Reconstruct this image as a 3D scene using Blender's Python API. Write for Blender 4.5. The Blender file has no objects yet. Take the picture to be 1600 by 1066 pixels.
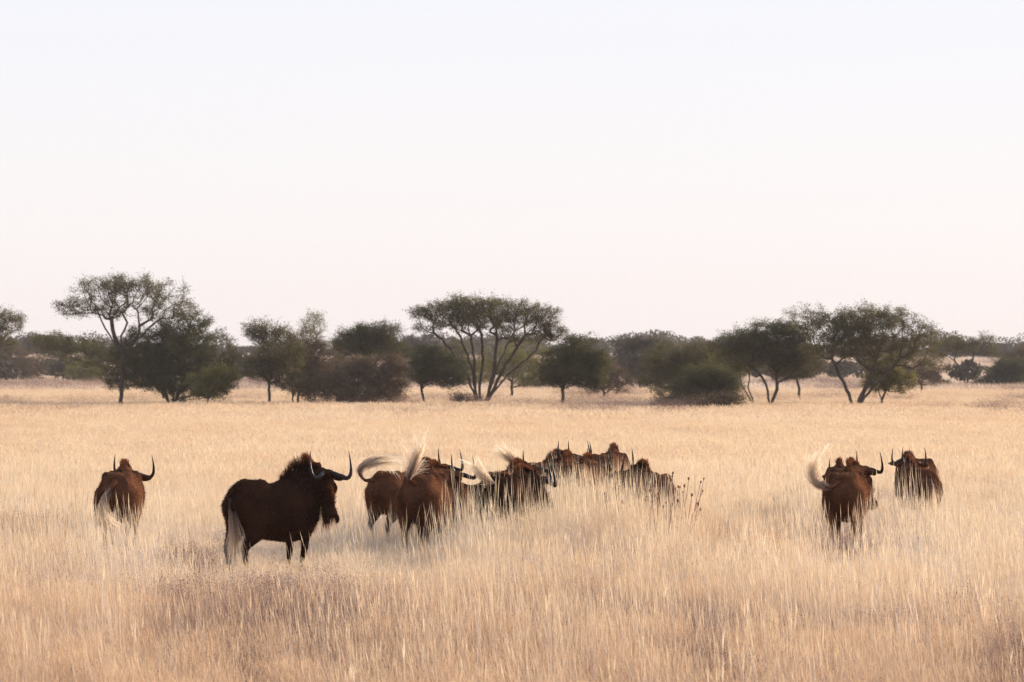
import bpy, math, random
import numpy as np
from mathutils import Vector, Matrix

R = math.radians
SC = bpy.context.scene
COL = SC.collection

# ------------------------------------------------------------------ camera
FPX = 6000.0          # focal length in pixels of a 1600 px wide frame
CAMH = 2.0
HOR = 588.0           # picture row of the true horizon
cam_d = bpy.data.cameras.new('camera')
cam = bpy.data.objects.new('camera', cam_d)
COL.objects.link(cam)
cam_d.sensor_width = 36.0
cam_d.lens = 36.0 * FPX / 1600.0
cam_d.clip_start = 0.5
cam_d.clip_end = 9000
cam.location = (0, 0, CAMH)
cam.rotation_euler = (R(90) + math.atan((HOR - 533) / FPX), 0, 0)
cam_d.dof.use_dof = True
cam_d.dof.focus_distance = 37.0
cam_d.dof.aperture_fstop = 9.0
SC.camera = cam

# ------------------------------------------------------------------ world, sun, exposure
SUN_AZ, SUN_EL = 43.0, 14.0      # azimuth from +X towards +Y
world = bpy.data.worlds.new('World')
SC.world = world
world.use_nodes = True
wn = world.node_tree
wn.nodes.clear()
sky = wn.nodes.new('ShaderNodeTexSky')
sky.sky_type = 'NISHITA'
sky.sun_disc = False
sky.sun_elevation = R(SUN_EL)
sky.sun_rotation = R(90 - SUN_AZ)
sky.altitude = 1200
sky.air_density = 1.0
sky.dust_density = 3.0
sky.ozone_density = 2.0
hs = wn.nodes.new('ShaderNodeMix')
hs.data_type = 'RGBA'
hs.inputs[0].default_value = 0.94
wtc = wn.nodes.new('ShaderNodeTexCoord')
wsep = wn.nodes.new('ShaderNodeSeparateXYZ')
wr = wn.nodes.new('ShaderNodeValToRGB')       # dusty air near the horizon is rosier than the sky above
wr.color_ramp.elements[0].position = 0.0; wr.color_ramp.elements[0].color = (1.0, 0.895, 0.882, 1)
wr.color_ramp.elements[1].position = 0.6; wr.color_ramp.elements[1].color = (0.62, 0.72, 0.95, 1)
e_ = wr.color_ramp.elements.new(0.10); e_.color = (0.945, 0.945, 1.0, 1)
e_ = wr.color_ramp.elements.new(0.05); e_.color = (0.99, 0.95, 0.955, 1)
wsc = wn.nodes.new('ShaderNodeVectorMath'); wsc.operation = 'SCALE'; wsc.inputs[3].default_value = 7.4
wn.links.new(wtc.outputs['Generated'], wsep.inputs[0]); wn.links.new(wsep.outputs[2], wr.inputs[0])
wn.links.new(wr.outputs[0], wsc.inputs[0]); wn.links.new(wsc.outputs[0], hs.inputs[7])
bg = wn.nodes.new('ShaderNodeBackground')
bg.inputs[1].default_value = 0.10
wo = wn.nodes.new('ShaderNodeOutputWorld')
wn.links.new(sky.outputs[0], hs.inputs[6])
wn.links.new(hs.outputs[2], bg.inputs[0])
wn.links.new(bg.outputs[0], wo.inputs[0])

sun_d = bpy.data.lights.new('sun', 'SUN')
sun_d.energy = 5.0
sun_d.angle = R(0.6)
sun_d.color = (1.0, 0.83, 0.68)
sun = bpy.data.objects.new('sun', sun_d)
COL.objects.link(sun)
sdir = Vector((math.cos(R(SUN_EL)) * math.cos(R(SUN_AZ)), math.cos(R(SUN_EL)) * math.sin(R(SUN_AZ)), math.sin(R(SUN_EL))))
sun.rotation_euler = sdir.to_track_quat('Z', 'Y').to_euler()
sun.location = sdir * 50

SC.view_settings.view_transform = 'Standard'
SC.view_settings.look = 'None'
SC.view_settings.exposure = 0.44
SC.view_settings.gamma = 1.0
SC.render.engine = 'CYCLES'
SC.cycles.use_denoising = True
SC.cycles.denoising_prefilter = 'NONE'
SC.cycles.max_bounces = 8
SC.cycles.diffuse_bounces = 3
SC.cycles.transmission_bounces = 4
SC.cycles.transparent_max_bounces = 8
SC.cycles.caustics_reflective = False
SC.cycles.caustics_refractive = False

# ------------------------------------------------------------------ helpers
def put(o, parent=None):
    COL.objects.link(o)
    if parent is not None:
        o.parent = parent
    return o

def tag(o, label=None, cat=None, group=None, kind=None):
    if label: o['label'] = label
    if cat: o['category'] = cat
    if group: o['group'] = group
    if kind: o['kind'] = kind
    return o

def empty(name, loc, rz=0.0):
    o = bpy.data.objects.new(name, None)
    o.empty_display_size = 0.3
    COL.objects.link(o)
    o.location = loc
    o.rotation_euler = (0, 0, rz)
    return o

def raw_mesh(name, V, F, mat=None, smooth=False, attr=None):
    """V (n,3), F (m,k) index array (one k) -> mesh"""
    V = np.asarray(V, dtype=np.float32)
    F = np.asarray(F, dtype=np.int32)
    me = bpy.data.meshes.new(name)
    m, k = F.shape
    me.vertices.add(len(V))
    me.vertices.foreach_set('co', V.ravel())
    me.loops.add(m * k)
    me.loops.foreach_set('vertex_index', F.ravel())
    me.polygons.add(m)
    me.polygons.foreach_set('loop_start', np.arange(0, m * k, k, dtype=np.int32))
    me.polygons.foreach_set('loop_total', np.full(m, k, dtype=np.int32))
    if smooth:
        me.polygons.foreach_set('use_smooth', np.ones(m, dtype=bool))
    me.update(calc_edges=True)
    if attr is not None:
        for an, av in attr.items():
            a = me.attributes.new(an, 'FLOAT', 'POINT')
            a.data.foreach_set('value', np.asarray(av, dtype=np.float32))
    if mat is not None:
        me.materials.append(mat)
    return me

def mesh_obj(name, V, F, mat, parent=None, smooth=False, attr=None):
    return put(bpy.data.objects.new(name, raw_mesh(name, V, F, mat, smooth, attr)), parent)

def hash2(ix, iy, seed):
    n = (ix.astype(np.int64) * 374761393 + iy.astype(np.int64) * 668265263 + seed * 1442695041) & 0x7fffffff
    n = ((n ^ (n >> 13)) * 1274126177) & 0x7fffffff
    return ((n ^ (n >> 16)) & 0xffff) / 65535.0

def vnoise(x, y, seed=0):
    x = np.asarray(x, dtype=np.float64); y = np.asarray(y, dtype=np.float64)
    ix = np.floor(x); iy = np.floor(y)
    fx = x - ix; fy = y - iy
    fx = fx * fx * (3 - 2 * fx); fy = fy * fy * (3 - 2 * fy)
    a = hash2(ix, iy, seed); b = hash2(ix + 1, iy, seed)
    c = hash2(ix, iy + 1, seed); d = hash2(ix + 1, iy + 1, seed)
    return (a * (1 - fx) + b * fx) * (1 - fy) + (c * (1 - fx) + d * fx) * fy

def fbm(x, y, seed=0):
    return 0.55 * vnoise(x, y, seed) + 0.3 * vnoise(x * 2.1 + 7, y * 2.1 + 3, seed + 1) + 0.15 * vnoise(x * 4.3, y * 4.3, seed + 2)

def sstep(a, b, x):
    t = np.clip((np.asarray(x, dtype=np.float64) - a) / (b - a), 0, 1)
    return t * t * (3 - 2 * t)

def gz(x, y):
    """height of the ground: flat plain, then a slow rise to a low ridge"""
    x = np.asarray(x, dtype=np.float64); y = np.asarray(y, dtype=np.float64)
    z = 0.05 * (fbm(x / 6, y / 9, 5) - 0.5) * sstep(12, 40, y)
    z = z + 1.5 * sstep(235, 480, y)
    z = z + (3.4 + 1.6 * fbm(x / 90 + 3, y / 200, 8)) * sstep(470, 760, y)
    z = z - 8 * sstep(900, 2400, y)
    return z

def gz1(x, y):
    return float(gz(np.array([x]), np.array([y]))[0])

def at(px, s):
    """point on the ground whose scale is s pixels per metre"""
    d = FPX / s
    x = (px - 800.0) / s
    return Vector((x, d, gz1(x, d)))

# ------------------------------------------------------------------ materials
def new_mat(name):
    m = bpy.data.materials.new(name)
    m.use_nodes = True
    nt = m.node_tree
    nt.nodes.clear()
    out = nt.nodes.new('ShaderNodeOutputMaterial')
    return m, nt, out

def ramp(nt, stops):
    r = nt.nodes.new('ShaderNodeValToRGB')
    while len(r.color_ramp.elements) < len(stops):
        r.color_ramp.elements.new(0.5)
    for e, (p, c) in zip(r.color_ramp.elements, stops):
        e.position = p; e.color = (*c, 1)
    return r

def noise_node(nt, scale, detail=4, coord='Object'):
    tc = nt.nodes.new('ShaderNodeTexCoord')
    n = nt.nodes.new('ShaderNodeTexNoise')
    n.inputs['Scale'].default_value = scale
    n.inputs['Detail'].default_value = detail
    nt.links.new(tc.outputs[coord], n.inputs['Vector'])
    return n

def mat_leafy(name, stops, scale, transl=0.35, rough=0.7):
    m, nt, out = new_mat(name)
    n = noise_node(nt, scale)
    r = ramp(nt, stops)
    nt.links.new(n.outputs[0], r.inputs[0])
    p = nt.nodes.new('ShaderNodeBsdfPrincipled')
    p.inputs['Roughness'].default_value = rough
    p.inputs['Specular IOR Level'].default_value = 0.25
    t = nt.nodes.new('ShaderNodeBsdfTranslucent')
    mx = nt.nodes.new('ShaderNodeMixShader')
    mx.inputs[0].default_value = transl
    nt.links.new(r.outputs[0], p.inputs['Base Color'])
    nt.links.new(r.outputs[0], t.inputs['Color'])
    nt.links.new(p.outputs[0], mx.inputs[1]); nt.links.new(t.outputs[0], mx.inputs[2])
    nt.links.new(mx.outputs[0], out.inputs[0])
    return m

def mat_solid(name, stops, scale, rough=0.7, spec=0.3, bump=0.0, sheen=0.0):
    m, nt, out = new_mat(name)
    n = noise_node(nt, scale)
    r = ramp(nt, stops)
    nt.links.new(n.outputs[0], r.inputs[0])
    p = nt.nodes.new('ShaderNodeBsdfPrincipled')
    p.inputs['Roughness'].default_value = rough
    p.inputs['Specular IOR Level'].default_value = spec
    if sheen:
        p.inputs['Sheen Weight'].default_value = sheen
        p.inputs['Sheen Roughness'].default_value = 0.4
        p.inputs['Sheen Tint'].default_value = (0.8, 0.45, 0.25, 1)
    nt.links.new(r.outputs[0], p.inputs['Base Color'])
    if bump:
        n2 = noise_node(nt, scale * 6)
        b = nt.nodes.new('ShaderNodeBump'); b.inputs['Strength'].default_value = bump
        b.inputs['Distance'].default_value = 0.01
        nt.links.new(n2.outputs[0], b.inputs['Height']); nt.links.new(b.outputs[0], p.inputs['Normal'])
    nt.links.new(p.outputs[0], out.inputs[0])
    return m

def mat_grass(name, cols, transl=0.45):
    """cols: straw, orange, purple-brown; picked by the per-tuft attribute tint (0..1), with random spread"""
    m, nt, out = new_mat(name)
    a = nt.nodes.new('ShaderNodeAttribute'); a.attribute_type = 'INSTANCER'; a.attribute_name = 'tint'
    a2 = nt.nodes.new('ShaderNodeAttribute'); a2.attribute_name = 'shade'
    add = nt.nodes.new('ShaderNodeMath'); add.operation = 'ADD'
    nt.links.new(a.outputs['Fac'], add.inputs[0]); nt.links.new(a2.outputs['Fac'], add.inputs[1])
    r = ramp(nt, cols)
    nt.links.new(add.outputs[0], r.inputs[0])
    p = nt.nodes.new('ShaderNodeBsdfPrincipled')
    p.inputs['Roughness'].default_value = 0.55
    p.inputs['Specular IOR Level'].default_value = 0.3
    t = nt.nodes.new('ShaderNodeBsdfTranslucent')
    mx = nt.nodes.new('ShaderNodeMixShader'); mx.inputs[0].default_value = transl
    nt.links.new(r.outputs[0], p.inputs['Base Color']); nt.links.new(r.outputs[0], t.inputs['Color'])
    nt.links.new(p.outputs[0], mx.inputs[1]); nt.links.new(t.outputs[0], mx.inputs[2])
    nt.links.new(mx.outputs[0], out.inputs[0])
    return m

def mat_hair(name, stops, transl=0.5):
    """colour runs along the strand (attribute t, root to tip)"""
    m, nt, out = new_mat(name)
    a = nt.nodes.new('ShaderNodeAttribute'); a.attribute_name = 't'
    r = ramp(nt, stops)
    nt.links.new(a.outputs['Fac'], r.inputs[0])
    p = nt.nodes.new('ShaderNodeBsdfPrincipled')
    p.inputs['Roughness'].default_value = 0.6
    p.inputs['Specular IOR Level'].default_value = 0.03
    t = nt.nodes.new('ShaderNodeBsdfTranslucent')
    mx = nt.nodes.new('ShaderNodeMixShader'); mx.inputs[0].default_value = transl
    nt.links.new(r.outputs[0], p.inputs['Base Color']); nt.links.new(r.outputs[0], t.inputs['Color'])
    nt.links.new(p.outputs[0], mx.inputs[1]); nt.links.new(t.outputs[0], mx.inputs[2])
    nt.links.new(mx.outputs[0], out.inputs[0])
    return m

M_GRASS = mat_grass('dry_grass', [(0.0, (0.83, 0.745, 0.67)), (0.3, (0.73, 0.56, 0.41)), (0.6, (0.52, 0.34, 0.21)), (1.0, (0.20, 0.13, 0.115))], 0.38)
M_PLUME = mat_grass('grass_plume', [(0.0, (0.86, 0.74, 0.55)), (0.5, (0.75, 0.56, 0.37)), (1.0, (0.36, 0.25, 0.22))], 0.55)
M_FORB = mat_grass('dead_forb', [(0.0, (0.34, 0.21, 0.16)), (0.5, (0.24, 0.15, 0.13)), (1.0, (0.16, 0.11, 0.12))], 0.3)
M_BARK = mat_solid('bark', [(0.3, (0.035, 0.026, 0.020)), (0.7, (0.085, 0.062, 0.046))], 3.0, 0.85, 0.15, 0.6)
M_COAT = mat_solid('dark_brown_coat', [(0.3, (0.012, 0.006, 0.004)), (0.75, (0.048, 0.021, 0.013))], 4.0, 0.8, 0.0, 0.5)
M_COAT2 = mat_solid('red_brown_coat', [(0.3, (0.042, 0.019, 0.012)), (0.72, (0.145, 0.060, 0.031))], 4.2, 0.8, 0.0, 0.8)
M_FUR = mat_hair('coat_hair', [(0.0, (0.02, 0.009, 0.006)), (1.0, (0.19, 0.085, 0.045))], 0.6)  # tips coloured lighter to paint a sunlit rim on the coat
M_FUR2 = mat_hair('coat_hair_red', [(0.0, (0.055, 0.024, 0.013)), (1.0, (0.42, 0.19, 0.09))], 0.6)  # same painted rim light, in red-brown tips
M_MANE = mat_hair('mane_hair', [(0.0, (0.10, 0.065, 0.048)), (0.45, (0.05, 0.022, 0.013)), (1.0, (0.20, 0.07, 0.03))], 0.6)
M_TAIL = mat_hair('tail_hair', [(0.0, (0.035, 0.02, 0.015)), (0.12, (0.20, 0.135, 0.10)), (0.32, (0.55, 0.41, 0.32)), (0.55, (0.86, 0.72, 0.54)), (1.0, (0.93, 0.84, 0.68))], 0.68)
M_HORN = mat_solid('horn', [(0.3, (0.009, 0.006, 0.005)), (0.7, (0.024, 0.014, 0.011))], 9.0, 0.40, 0.2, 0.3)
M_HOOF = mat_solid('hoof', [(0.3, (0.02, 0.016, 0.014)), (0.7, (0.04, 0.03, 0.026))], 9.0, 0.5, 0.4)
M_EYE = mat_solid('eye', [(0.3, (0.006, 0.004, 0.003)), (0.7, (0.012, 0.008, 0.006))], 5.0, 0.08, 0.6)

# ------------------------------------------------------------------ ground
def build_ground():
    ys = np.concatenate([np.arange(-60, 10, 5.0), np.arange(10, 260, 1.6), np.arange(260, 960, 8), np.geomspace(960, 2400, 16)])
    u = np.linspace(-1, 1, 121)
    Y = np.repeat(ys[:, None], len(u), 1)
    W = (60 + np.abs(ys) * 1.0)[:, None]
    X = u[None, :] * W * (0.25 + 0.75 * np.abs(u[None, :]))
    Z = gz(X, Y)
    V = np.stack([X, Y, Z], -1).reshape(-1, 3)
    n, k = len(ys), len(u)
    i = np.arange(n - 1)[:, None] * k + np.arange(k - 1)[None, :]
    F = np.stack([i, i + 1, i + 1 + k, i + k], -1).reshape(-1, 4)
    m, nt, out = new_mat('dry_soil_and_straw')
    n1 = noise_node(nt, 0.35, 6); n2 = noise_node(nt, 6.0, 6)
    mixn = nt.nodes.new('ShaderNodeMath'); mixn.operation = 'MULTIPLY_ADD'
    mixn.inputs[1].default_value = 0.5
    hal = nt.nodes.new('ShaderNodeMath'); hal.operation = 'MULTIPLY'; hal.inputs[1].default_value = 0.5
    nt.links.new(n2.outputs[0], hal.inputs[0])
    nt.links.new(n1.outputs[0], mixn.inputs[0]); nt.links.new(hal.outputs[0], mixn.inputs[2])
    r = ramp(nt, [(0.3, (0.26, 0.17, 0.11)), (0.5, (0.42, 0.29, 0.18)), (0.7, (0.52, 0.38, 0.25))])
    nt.links.new(mixn.outputs[0], r.inputs[0])
    p = nt.nodes.new('ShaderNodeBsdfPrincipled'); p.inputs['Roughness'].default_value = 0.95
    nt.links.new(r.outputs[0], p.inputs['Base Color'])
    nt.links.new(p.outputs[0], out.inputs[0])
    o = mesh_obj('ground', V, F, m, smooth=True)
    tag(o, kind='structure')
build_ground()

# ------------------------------------------------------------------ wildebeest
def catmull(P, per=6):
    P = np.asarray(P, dtype=float)
    Q = np.vstack([2 * P[0] - P[1], P, 2 * P[-1] - P[-2]])
    out = []
    for i in range(1, len(Q) - 2):
        for j in range(per):
            t = j / per
            a, b, c, d = Q[i - 1], Q[i], Q[i + 1], Q[i + 2]
            out.append(0.5 * ((2 * b) + (c - a) * t + (2 * a - 5 * b + 4 * c - d) * t * t + (3 * b - a - 3 * c + d) * t ** 3))
    out.append(Q[-2])
    return np.array(out)

def loft(P, ra, rb, side, nseg=20, per=5):
    """closed tube through P; ra = radius along the side vector, rb = radius across it"""
    data = np.column_stack([np.asarray(P, float), ra, rb])
    D = catmull(data, per)
    C = D[:, :3]; ra = np.maximum(D[:, 3], 0.002); rb = np.maximum(D[:, 4], 0.002)
    T = np.gradient(C, axis=0)
    T /= np.linalg.norm(T, axis=1)[:, None] + 1e-9
    if np.ndim(side) == 1:
        S = np.repeat(np.asarray(side, float)[None], len(C), 0)
    else:
        S = catmull(side, per)
    S = S - (S * T).sum(1)[:, None] * T
    S /= np.linalg.norm(S, axis=1)[:, None] + 1e-9
    B = np.cross(T, S)
    ang = np.linspace(0, 2 * math.pi, nseg, endpoint=False)
    ring = C[:, None] + S[:, None] * (np.cos(ang)[None, :, None] * ra[:, None, None]) + B[:, None] * (np.sin(ang)[None, :, None] * rb[:, None, None])
    n = len(C)
    V = ring.reshape(-1, 3)
    i = np.arange(n - 1)[:, None] * nseg
    j = np.arange(nseg)[None, :]
    jn = (j + 1) % nseg
    F = np.stack([i + j, i + jn, i + nseg + jn, i + nseg + j], -1).reshape(-1, 4)
    V = np.vstack([V, C[0] - T[0] * min(ra[0], rb[0]) * 0.4, C[-1] + T[-1] * min(ra[-1], rb[-1]) * 0.4])
    a, b = len(V) - 2, len(V) - 1
    j = np.arange(nseg); jn = (j + 1) % nseg
    cap0 = np.stack([jn, j, np.full(nseg, a), np.full(nseg, a)], -1)
    o = (n - 1) * nseg
    cap1 = np.stack([o + j, o + jn, np.full(nseg, b), np.full(nseg, b)], -1)
    return V, F, cap0[:, :3], cap1[:, :3]

class Parts:
    def __init__(self):
        self.V = []; self.F = []; self.n = 0
    def add(self, L):
        V, F, c0, c1 = L
        F3 = np.vstack([F[:, [0, 1, 2]], F[:, [0, 2, 3]], c0, c1]) + self.n
        self.V.append(V); self.F.append(F3); self.n += len(V)
    def arrays(self):
        return np.vstack(self.V), np.vstack(self.F)

def strands(roots, dirs, lens, width, seg=3, droop=(0, 0, -0.2), rng=None, curl=0.15, tofs=0.0, tspan=1.0):
    """flat tapered hairs: arrays of roots, unit dirs, lengths"""
    n = len(roots)
    up = rng.normal(size=(n, 3))
    sidev = np.cross(dirs, up); sidev /= np.linalg.norm(sidev, axis=1)[:, None] + 1e-9
    droop = np.asarray(droop, float)
    wob = rng.normal(size=(n, 3)) * curl
    Vs = []; ts = []
    for k in range(seg + 1):
        t = k / seg
        c = roots + dirs * (lens * t)[:, None] + (droop[None] + wob) * (lens * t * t)[:, None]
        w = width * (1 - t * 0.85)
        Vs.append(c - sidev * w * 0.5); Vs.append(c + sidev * w * 0.5)
        ts.append(np.full(n, tofs + t * tspan)); ts.append(np.full(n, tofs + t * tspan))
    V = np.stack(Vs, 1).reshape(-1, 3)
    T = np.stack(ts, 1).ravel()
    base = np.arange(n)[:, None] * (2 * (seg + 1))
    F = []
    for k in range(seg):
        F.append(np.concatenate([base + 2 * k, base + 2 * k + 1, base + 2 * k + 3, base + 2 * k + 2], 1))
    return V, np.vstack(F), T

def path_strands(path, n, spread, width, rng, seg=12, t0max=0.6, endlen=(0.55, 1.0)):
    """tail hair that follows a path; each strand has its own start, end and growing offset"""
    C = catmull(path, 8)
    L = np.concatenate([[0], np.cumsum(np.linalg.norm(np.diff(C, axis=0), axis=1))]); L /= L[-1]
    st = rng.uniform(0, t0max, n) ** 1.2
    en = np.minimum(1.0, np.maximum(st + 0.25, rng.uniform(endlen[0], endlen[1], n)))
    nlk = 16
    lk = rng.normal(size=(nlk, 3)); lk /= np.linalg.norm(lk, axis=1)[:, None]; lk *= (rng.uniform(0.1, 1.15, nlk) ** 0.7)[:, None]
    li = rng.integers(0, nlk, n)
    off = lk[li] + rng.normal(size=(n, 3)) * 0.22
    lend = rng.uniform(endlen[0], endlen[1], nlk)
    en = np.minimum(1.0, np.maximum(st + 0.25, lend[li] + rng.normal(size=n) * 0.05))
    lw = rng.normal(size=(nlk, 3)) * 0.022
    wob = lw[li] + rng.normal(size=(n, 3)) * 0.006
    Vs = []; Ts = []
    sv = rng.normal(size=(n, 3)); sv /= np.linalg.norm(sv, axis=1)[:, None]
    for k in range(seg + 1):
        f = k / seg
        t = st + (en - st) * f
        c = np.stack([np.interp(t, L, C[:, i]) for i in range(3)], 1)
        rad = spread * (0.25 + 0.75 * np.sin(np.clip(t * 1.25, 0, 1) * math.pi * 0.62)) * (1 - 0.55 * np.clip((t - 0.7) / 0.3, 0, 1))
        c = c + off * rad[:, None] * min(1, f * 3) + wob * f * f * 3
        w = width * (1 - 0.8 * f)
        Vs += [c - sv * w * 0.5, c + sv * w * 0.5]
        Ts += [t, t]
    V = np.stack(Vs, 1).reshape(-1, 3); T = np.stack(Ts, 1).ravel()
    base = np.arange(n)[:, None] * (2 * (seg + 1))
    F = [np.concatenate([base + 2 * k, base + 2 * k + 1, base + 2 * k + 3, base + 2 * k + 2], 1) for k in range(seg)]
    return V, np.vstack(F), T

TRUNK = [  # x, zc, half height, half width
    (-0.60, 0.86, 0.07, 0.07), (-0.565, 0.83, 0.17, 0.14), (-0.46, 0.80, 0.225, 0.20), (-0.30, 0.765, 0.265, 0.225),
    (-0.12, 0.727, 0.263, 0.235), (0.06, 0.715, 0.282, 0.24), (0.22, 0.728, 0.305, 0.235), (0.35, 0.765, 0.298, 0.21),
    (0.47, 0.80, 0.25, 0.17), (0.55, 0.80, 0.18, 0.12)]

def wildebeest(label,  px, s, heading, hyaw=0, hpitch=62, poll_z=1.05, reach=0.36, bend=0.75, tail=None, tail_n=420,
               size=1.0, seed=1, fur=5000, red=True, legs=(0.0, 0.0, 0.0, 0.0), spread=1.0, hroll=0, detail=False, group='wildebeest standing in the tall grass',
               mane_h=0.065, voxel=0.016, pos=None, xs=1.0, tspread=0.055, hsize=1.0, tdark=1.0):
    rng = np.random.default_rng(seed)
    g = at(px, s) if pos is None else Vector(pos)
    root = empty('wildebeest', g, R(heading))
    root.scale = (size * xs, size, size)
    tag(root, label, 'wildebeest', group)
    P = Parts()
    tr = np.array(TRUNK)
    C = np.column_stack([tr[:, 0], np.zeros(len(tr)), tr[:, 1]])
    P.add(loft(C, tr[:, 3], tr[:, 2], (0, 1, 0), 26))
    # pelvis points, withers ridge, shoulder blades, haunches
    for sy in (-1, 1):
        P.add(loft([(-0.42, sy * 0.10, 0.93), (-0.30, sy * 0.115, 0.985), (-0.20, sy * 0.10, 0.955)], [0.06, 0.062, 0.045], [0.05, 0.05, 0.04], (0, 1, 0), 12))
        P.add(loft([(0.40, sy * 0.10, 1.0), (0.36, sy * 0.165, 0.80), (0.38, sy * 0.16, 0.62)], [0.07, 0.075, 0.07], [0.09, 0.12, 0.09], (0, 1, 0), 14))
    P.add(loft([(0.05, 0, 0.965), (0.20, 0, 1.015), (0.32, 0, 1.045), (0.45, 0, 1.02)], [0.06, 0.06, 0.06, 0.06], [0.03, 0.045, 0.05, 0.05], (0, 1, 0), 12))
    # legs: fore left, fore right, hind left, hind right; each leg swings by its own angle at the top
    def swing(pts, a, piv):
        pts = np.array(pts, float)
        ca, sa = math.cos(a), math.sin(a)
        w = np.clip((piv[2] - pts[:, 2]) / 0.3, 0, 1)
        out = pts.copy()
        dz = piv[2] - pts[:, 2]
        out[:, 0] = pts[:, 0] + math.tan(a) * dz * w
        return out
    hooves = []
    for i, sy in enumerate((1, -1)):
        f = swing([(0.36, sy * 0.155, 0.74), (0.35, sy * 0.15, 0.58), (0.365, sy * 0.135, 0.47), (0.385, sy * 0.13, 0.35), (0.375, sy * 0.125, 0.22), (0.375, sy * 0.125, 0.10), (0.40, sy * 0.125, 0.035)], legs[i], (0.36, 0, 0.74))
        P.add(loft(f, [0.07, 0.058, 0.043, 0.034, 0.024, 0.027, 0.03], [0.115, 0.085, 0.05, 0.038, 0.027, 0.032, 0.036], (0, 1, 0), 14))
        hooves.append(f[-1])
        h = swing([(-0.38, sy * 0.13, 0.82), (-0.36, sy * 0.155, 0.66), (-0.40, sy * 0.145, 0.53), (-0.47, sy * 0.13, 0.44), (-0.505, sy * 0.125, 0.385), (-0.485, sy * 0.12, 0.24), (-0.475, sy * 0.12, 0.10), (-0.44, sy * 0.12, 0.035)], legs[2 + i], (-0.4, 0, 0.8))
        P.add(loft(h, [0.11, 0.10, 0.072, 0.045, 0.034, 0.025, 0.028, 0.03], [0.19, 0.16, 0.105, 0.062, 0.046, 0.03, 0.033, 0.036], (0, 1, 0), 14))
        hooves.append(h[-1])
    # neck and head
    psi = R(hyaw); bd = psi * bend
    sh = np.array([0.40, 0, 0.86])
    poll = sh + np.array([math.cos(bd) * reach, math.sin(bd) * reach, poll_z - 0.86])
    d = np.array([math.cos(psi), math.sin(psi), 0.0])
    ph = R(hpitch)
    Fv = d * math.cos(ph) + np.array([0, 0, -math.sin(ph)])
    Uv = d * math.sin(ph) + np.array([0, 0, math.cos(ph)])
    Sv = np.cross(Uv, Fv); Sv /= np.linalg.norm(Sv)         # animal's left
    if hroll:
        ca, sa = math.cos(R(hroll)), math.sin(R(hroll))
        Uv, Sv = Uv * ca + Sv * sa, Sv * ca - Uv * sa
    nk_end = poll - Uv * 0.09 + Fv * 0.0
    b3 = np.array([math.cos(bd * 0.5), math.sin(bd * 0.5), 0])
    mid = sh + b3 * reach * 0.5 + np.array([0, 0, (nk_end[2] - 0.86) * 0.55 + 0.02])
    side0 = np.array([0, 1, 0.0]); side1 = np.array([-math.sin(bd * 0.6), math.cos(bd * 0.6), 0])
    Nk = [sh + (-0.16, 0, -0.02), sh, mid, nk_end, nk_end + Fv * 0.06]
    nk = loft(Nk, [0.165, 0.155, 0.115, 0.09, 0.085], [0.21, 0.205, 0.165, 0.105, 0.09], np.array([side0, side0, side1, Sv, Sv]), 22)
    P.add(nk)
    H = [(-0.03, 0.055, 0.055, 0.075), (0.02, 0.085, 0.082, 0.082), (0.09, 0.100, 0.102, 0.088), (0.16, 0.098, 0.112, 0.09), (0.23, 0.080, 0.096, 0.082),
         (0.31, 0.062, 0.074, 0.07), (0.38, 0.062, 0.066, 0.066), (0.44, 0.076, 0.068, 0.066), (0.485, 0.066, 0.052, 0.066), (0.505, 0.04, 0.028, 0.066)]
    hc = [poll + Fv * t * hsize - Uv * off for t, w, dd, off in H]
    P.add(loft(hc, [h[1] for h in H], [h[2] for h in H], Sv, 20))
    # brow ridges, bulging face brush base, jaw
    for sy in (-1, 1):
        P.add(loft([poll + Fv * 0.07 + Sv * sy * 0.075 - Uv * 0.03, poll + Fv * 0.13 + Sv * sy * 0.088 - Uv * 0.035, poll + Fv * 0.18 + Sv * sy * 0.078 - Uv * 0.045],
                   [0.02, 0.03, 0.018], [0.02, 0.028, 0.018], Sv, 10))
        P.add(loft([poll + Fv * 0.40 + Sv * sy * 0.045 - Uv * 0.03, poll + Fv * 0.455 + Sv * sy * 0.055 - Uv * 0.035, poll + Fv * 0.49 + Sv * sy * 0.045 - Uv * 0.05],
                   [0.02, 0.026, 0.016], [0.02, 0.026, 0.016], Sv, 10))
    P.add(loft([poll + Fv * 0.16 - Uv * 0.01, poll + Fv * 0.24 - Uv * 0.005, poll + Fv * 0.34 - Uv * 0.015], [0.035, 0.045, 0.03], [0.03, 0.04, 0.025], Sv, 10))
    # horn boss
    P.add(loft([poll + Sv * 0.09 - Uv * 0.01 + Fv * 0.01, poll + Uv * 0.035 + Fv * 0.01, poll - Sv * 0.09 - Uv * 0.01 + Fv * 0.01], [0.035, 0.045, 0.035], [0.035, 0.04, 0.035], Fv, 12))
    V, F3 = P.arrays()
    me = raw_mesh('body_src', V, F3)
    tmp = bpy.data.objects.new('body_src', me)
    COL.objects.link(tmp)
    rm = tmp.modifiers.new('r', 'REMESH'); rm.mode = 'VOXEL'; rm.voxel_size = voxel; rm.use_smooth_shade = True
    sm = tmp.modifiers.new('s', 'SMOOTH'); sm.factor = 0.6; sm.iterations = 7
    dg = bpy.context.evaluated_depsgraph_get()
    body_me = bpy.data.meshes.new_from_object(tmp.evaluated_get(dg))
    bpy.data.objects.remove(tmp)
    bpy.data.meshes.remove(me)
    body_me.name = 'body'
    body_me.materials.clear()
    body_me.materials.append(M_COAT2 if red else M_COAT)
    body = put(bpy.data.objects.new('body', body_me), root)
    npoly = len(body_me.polygons)
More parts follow.
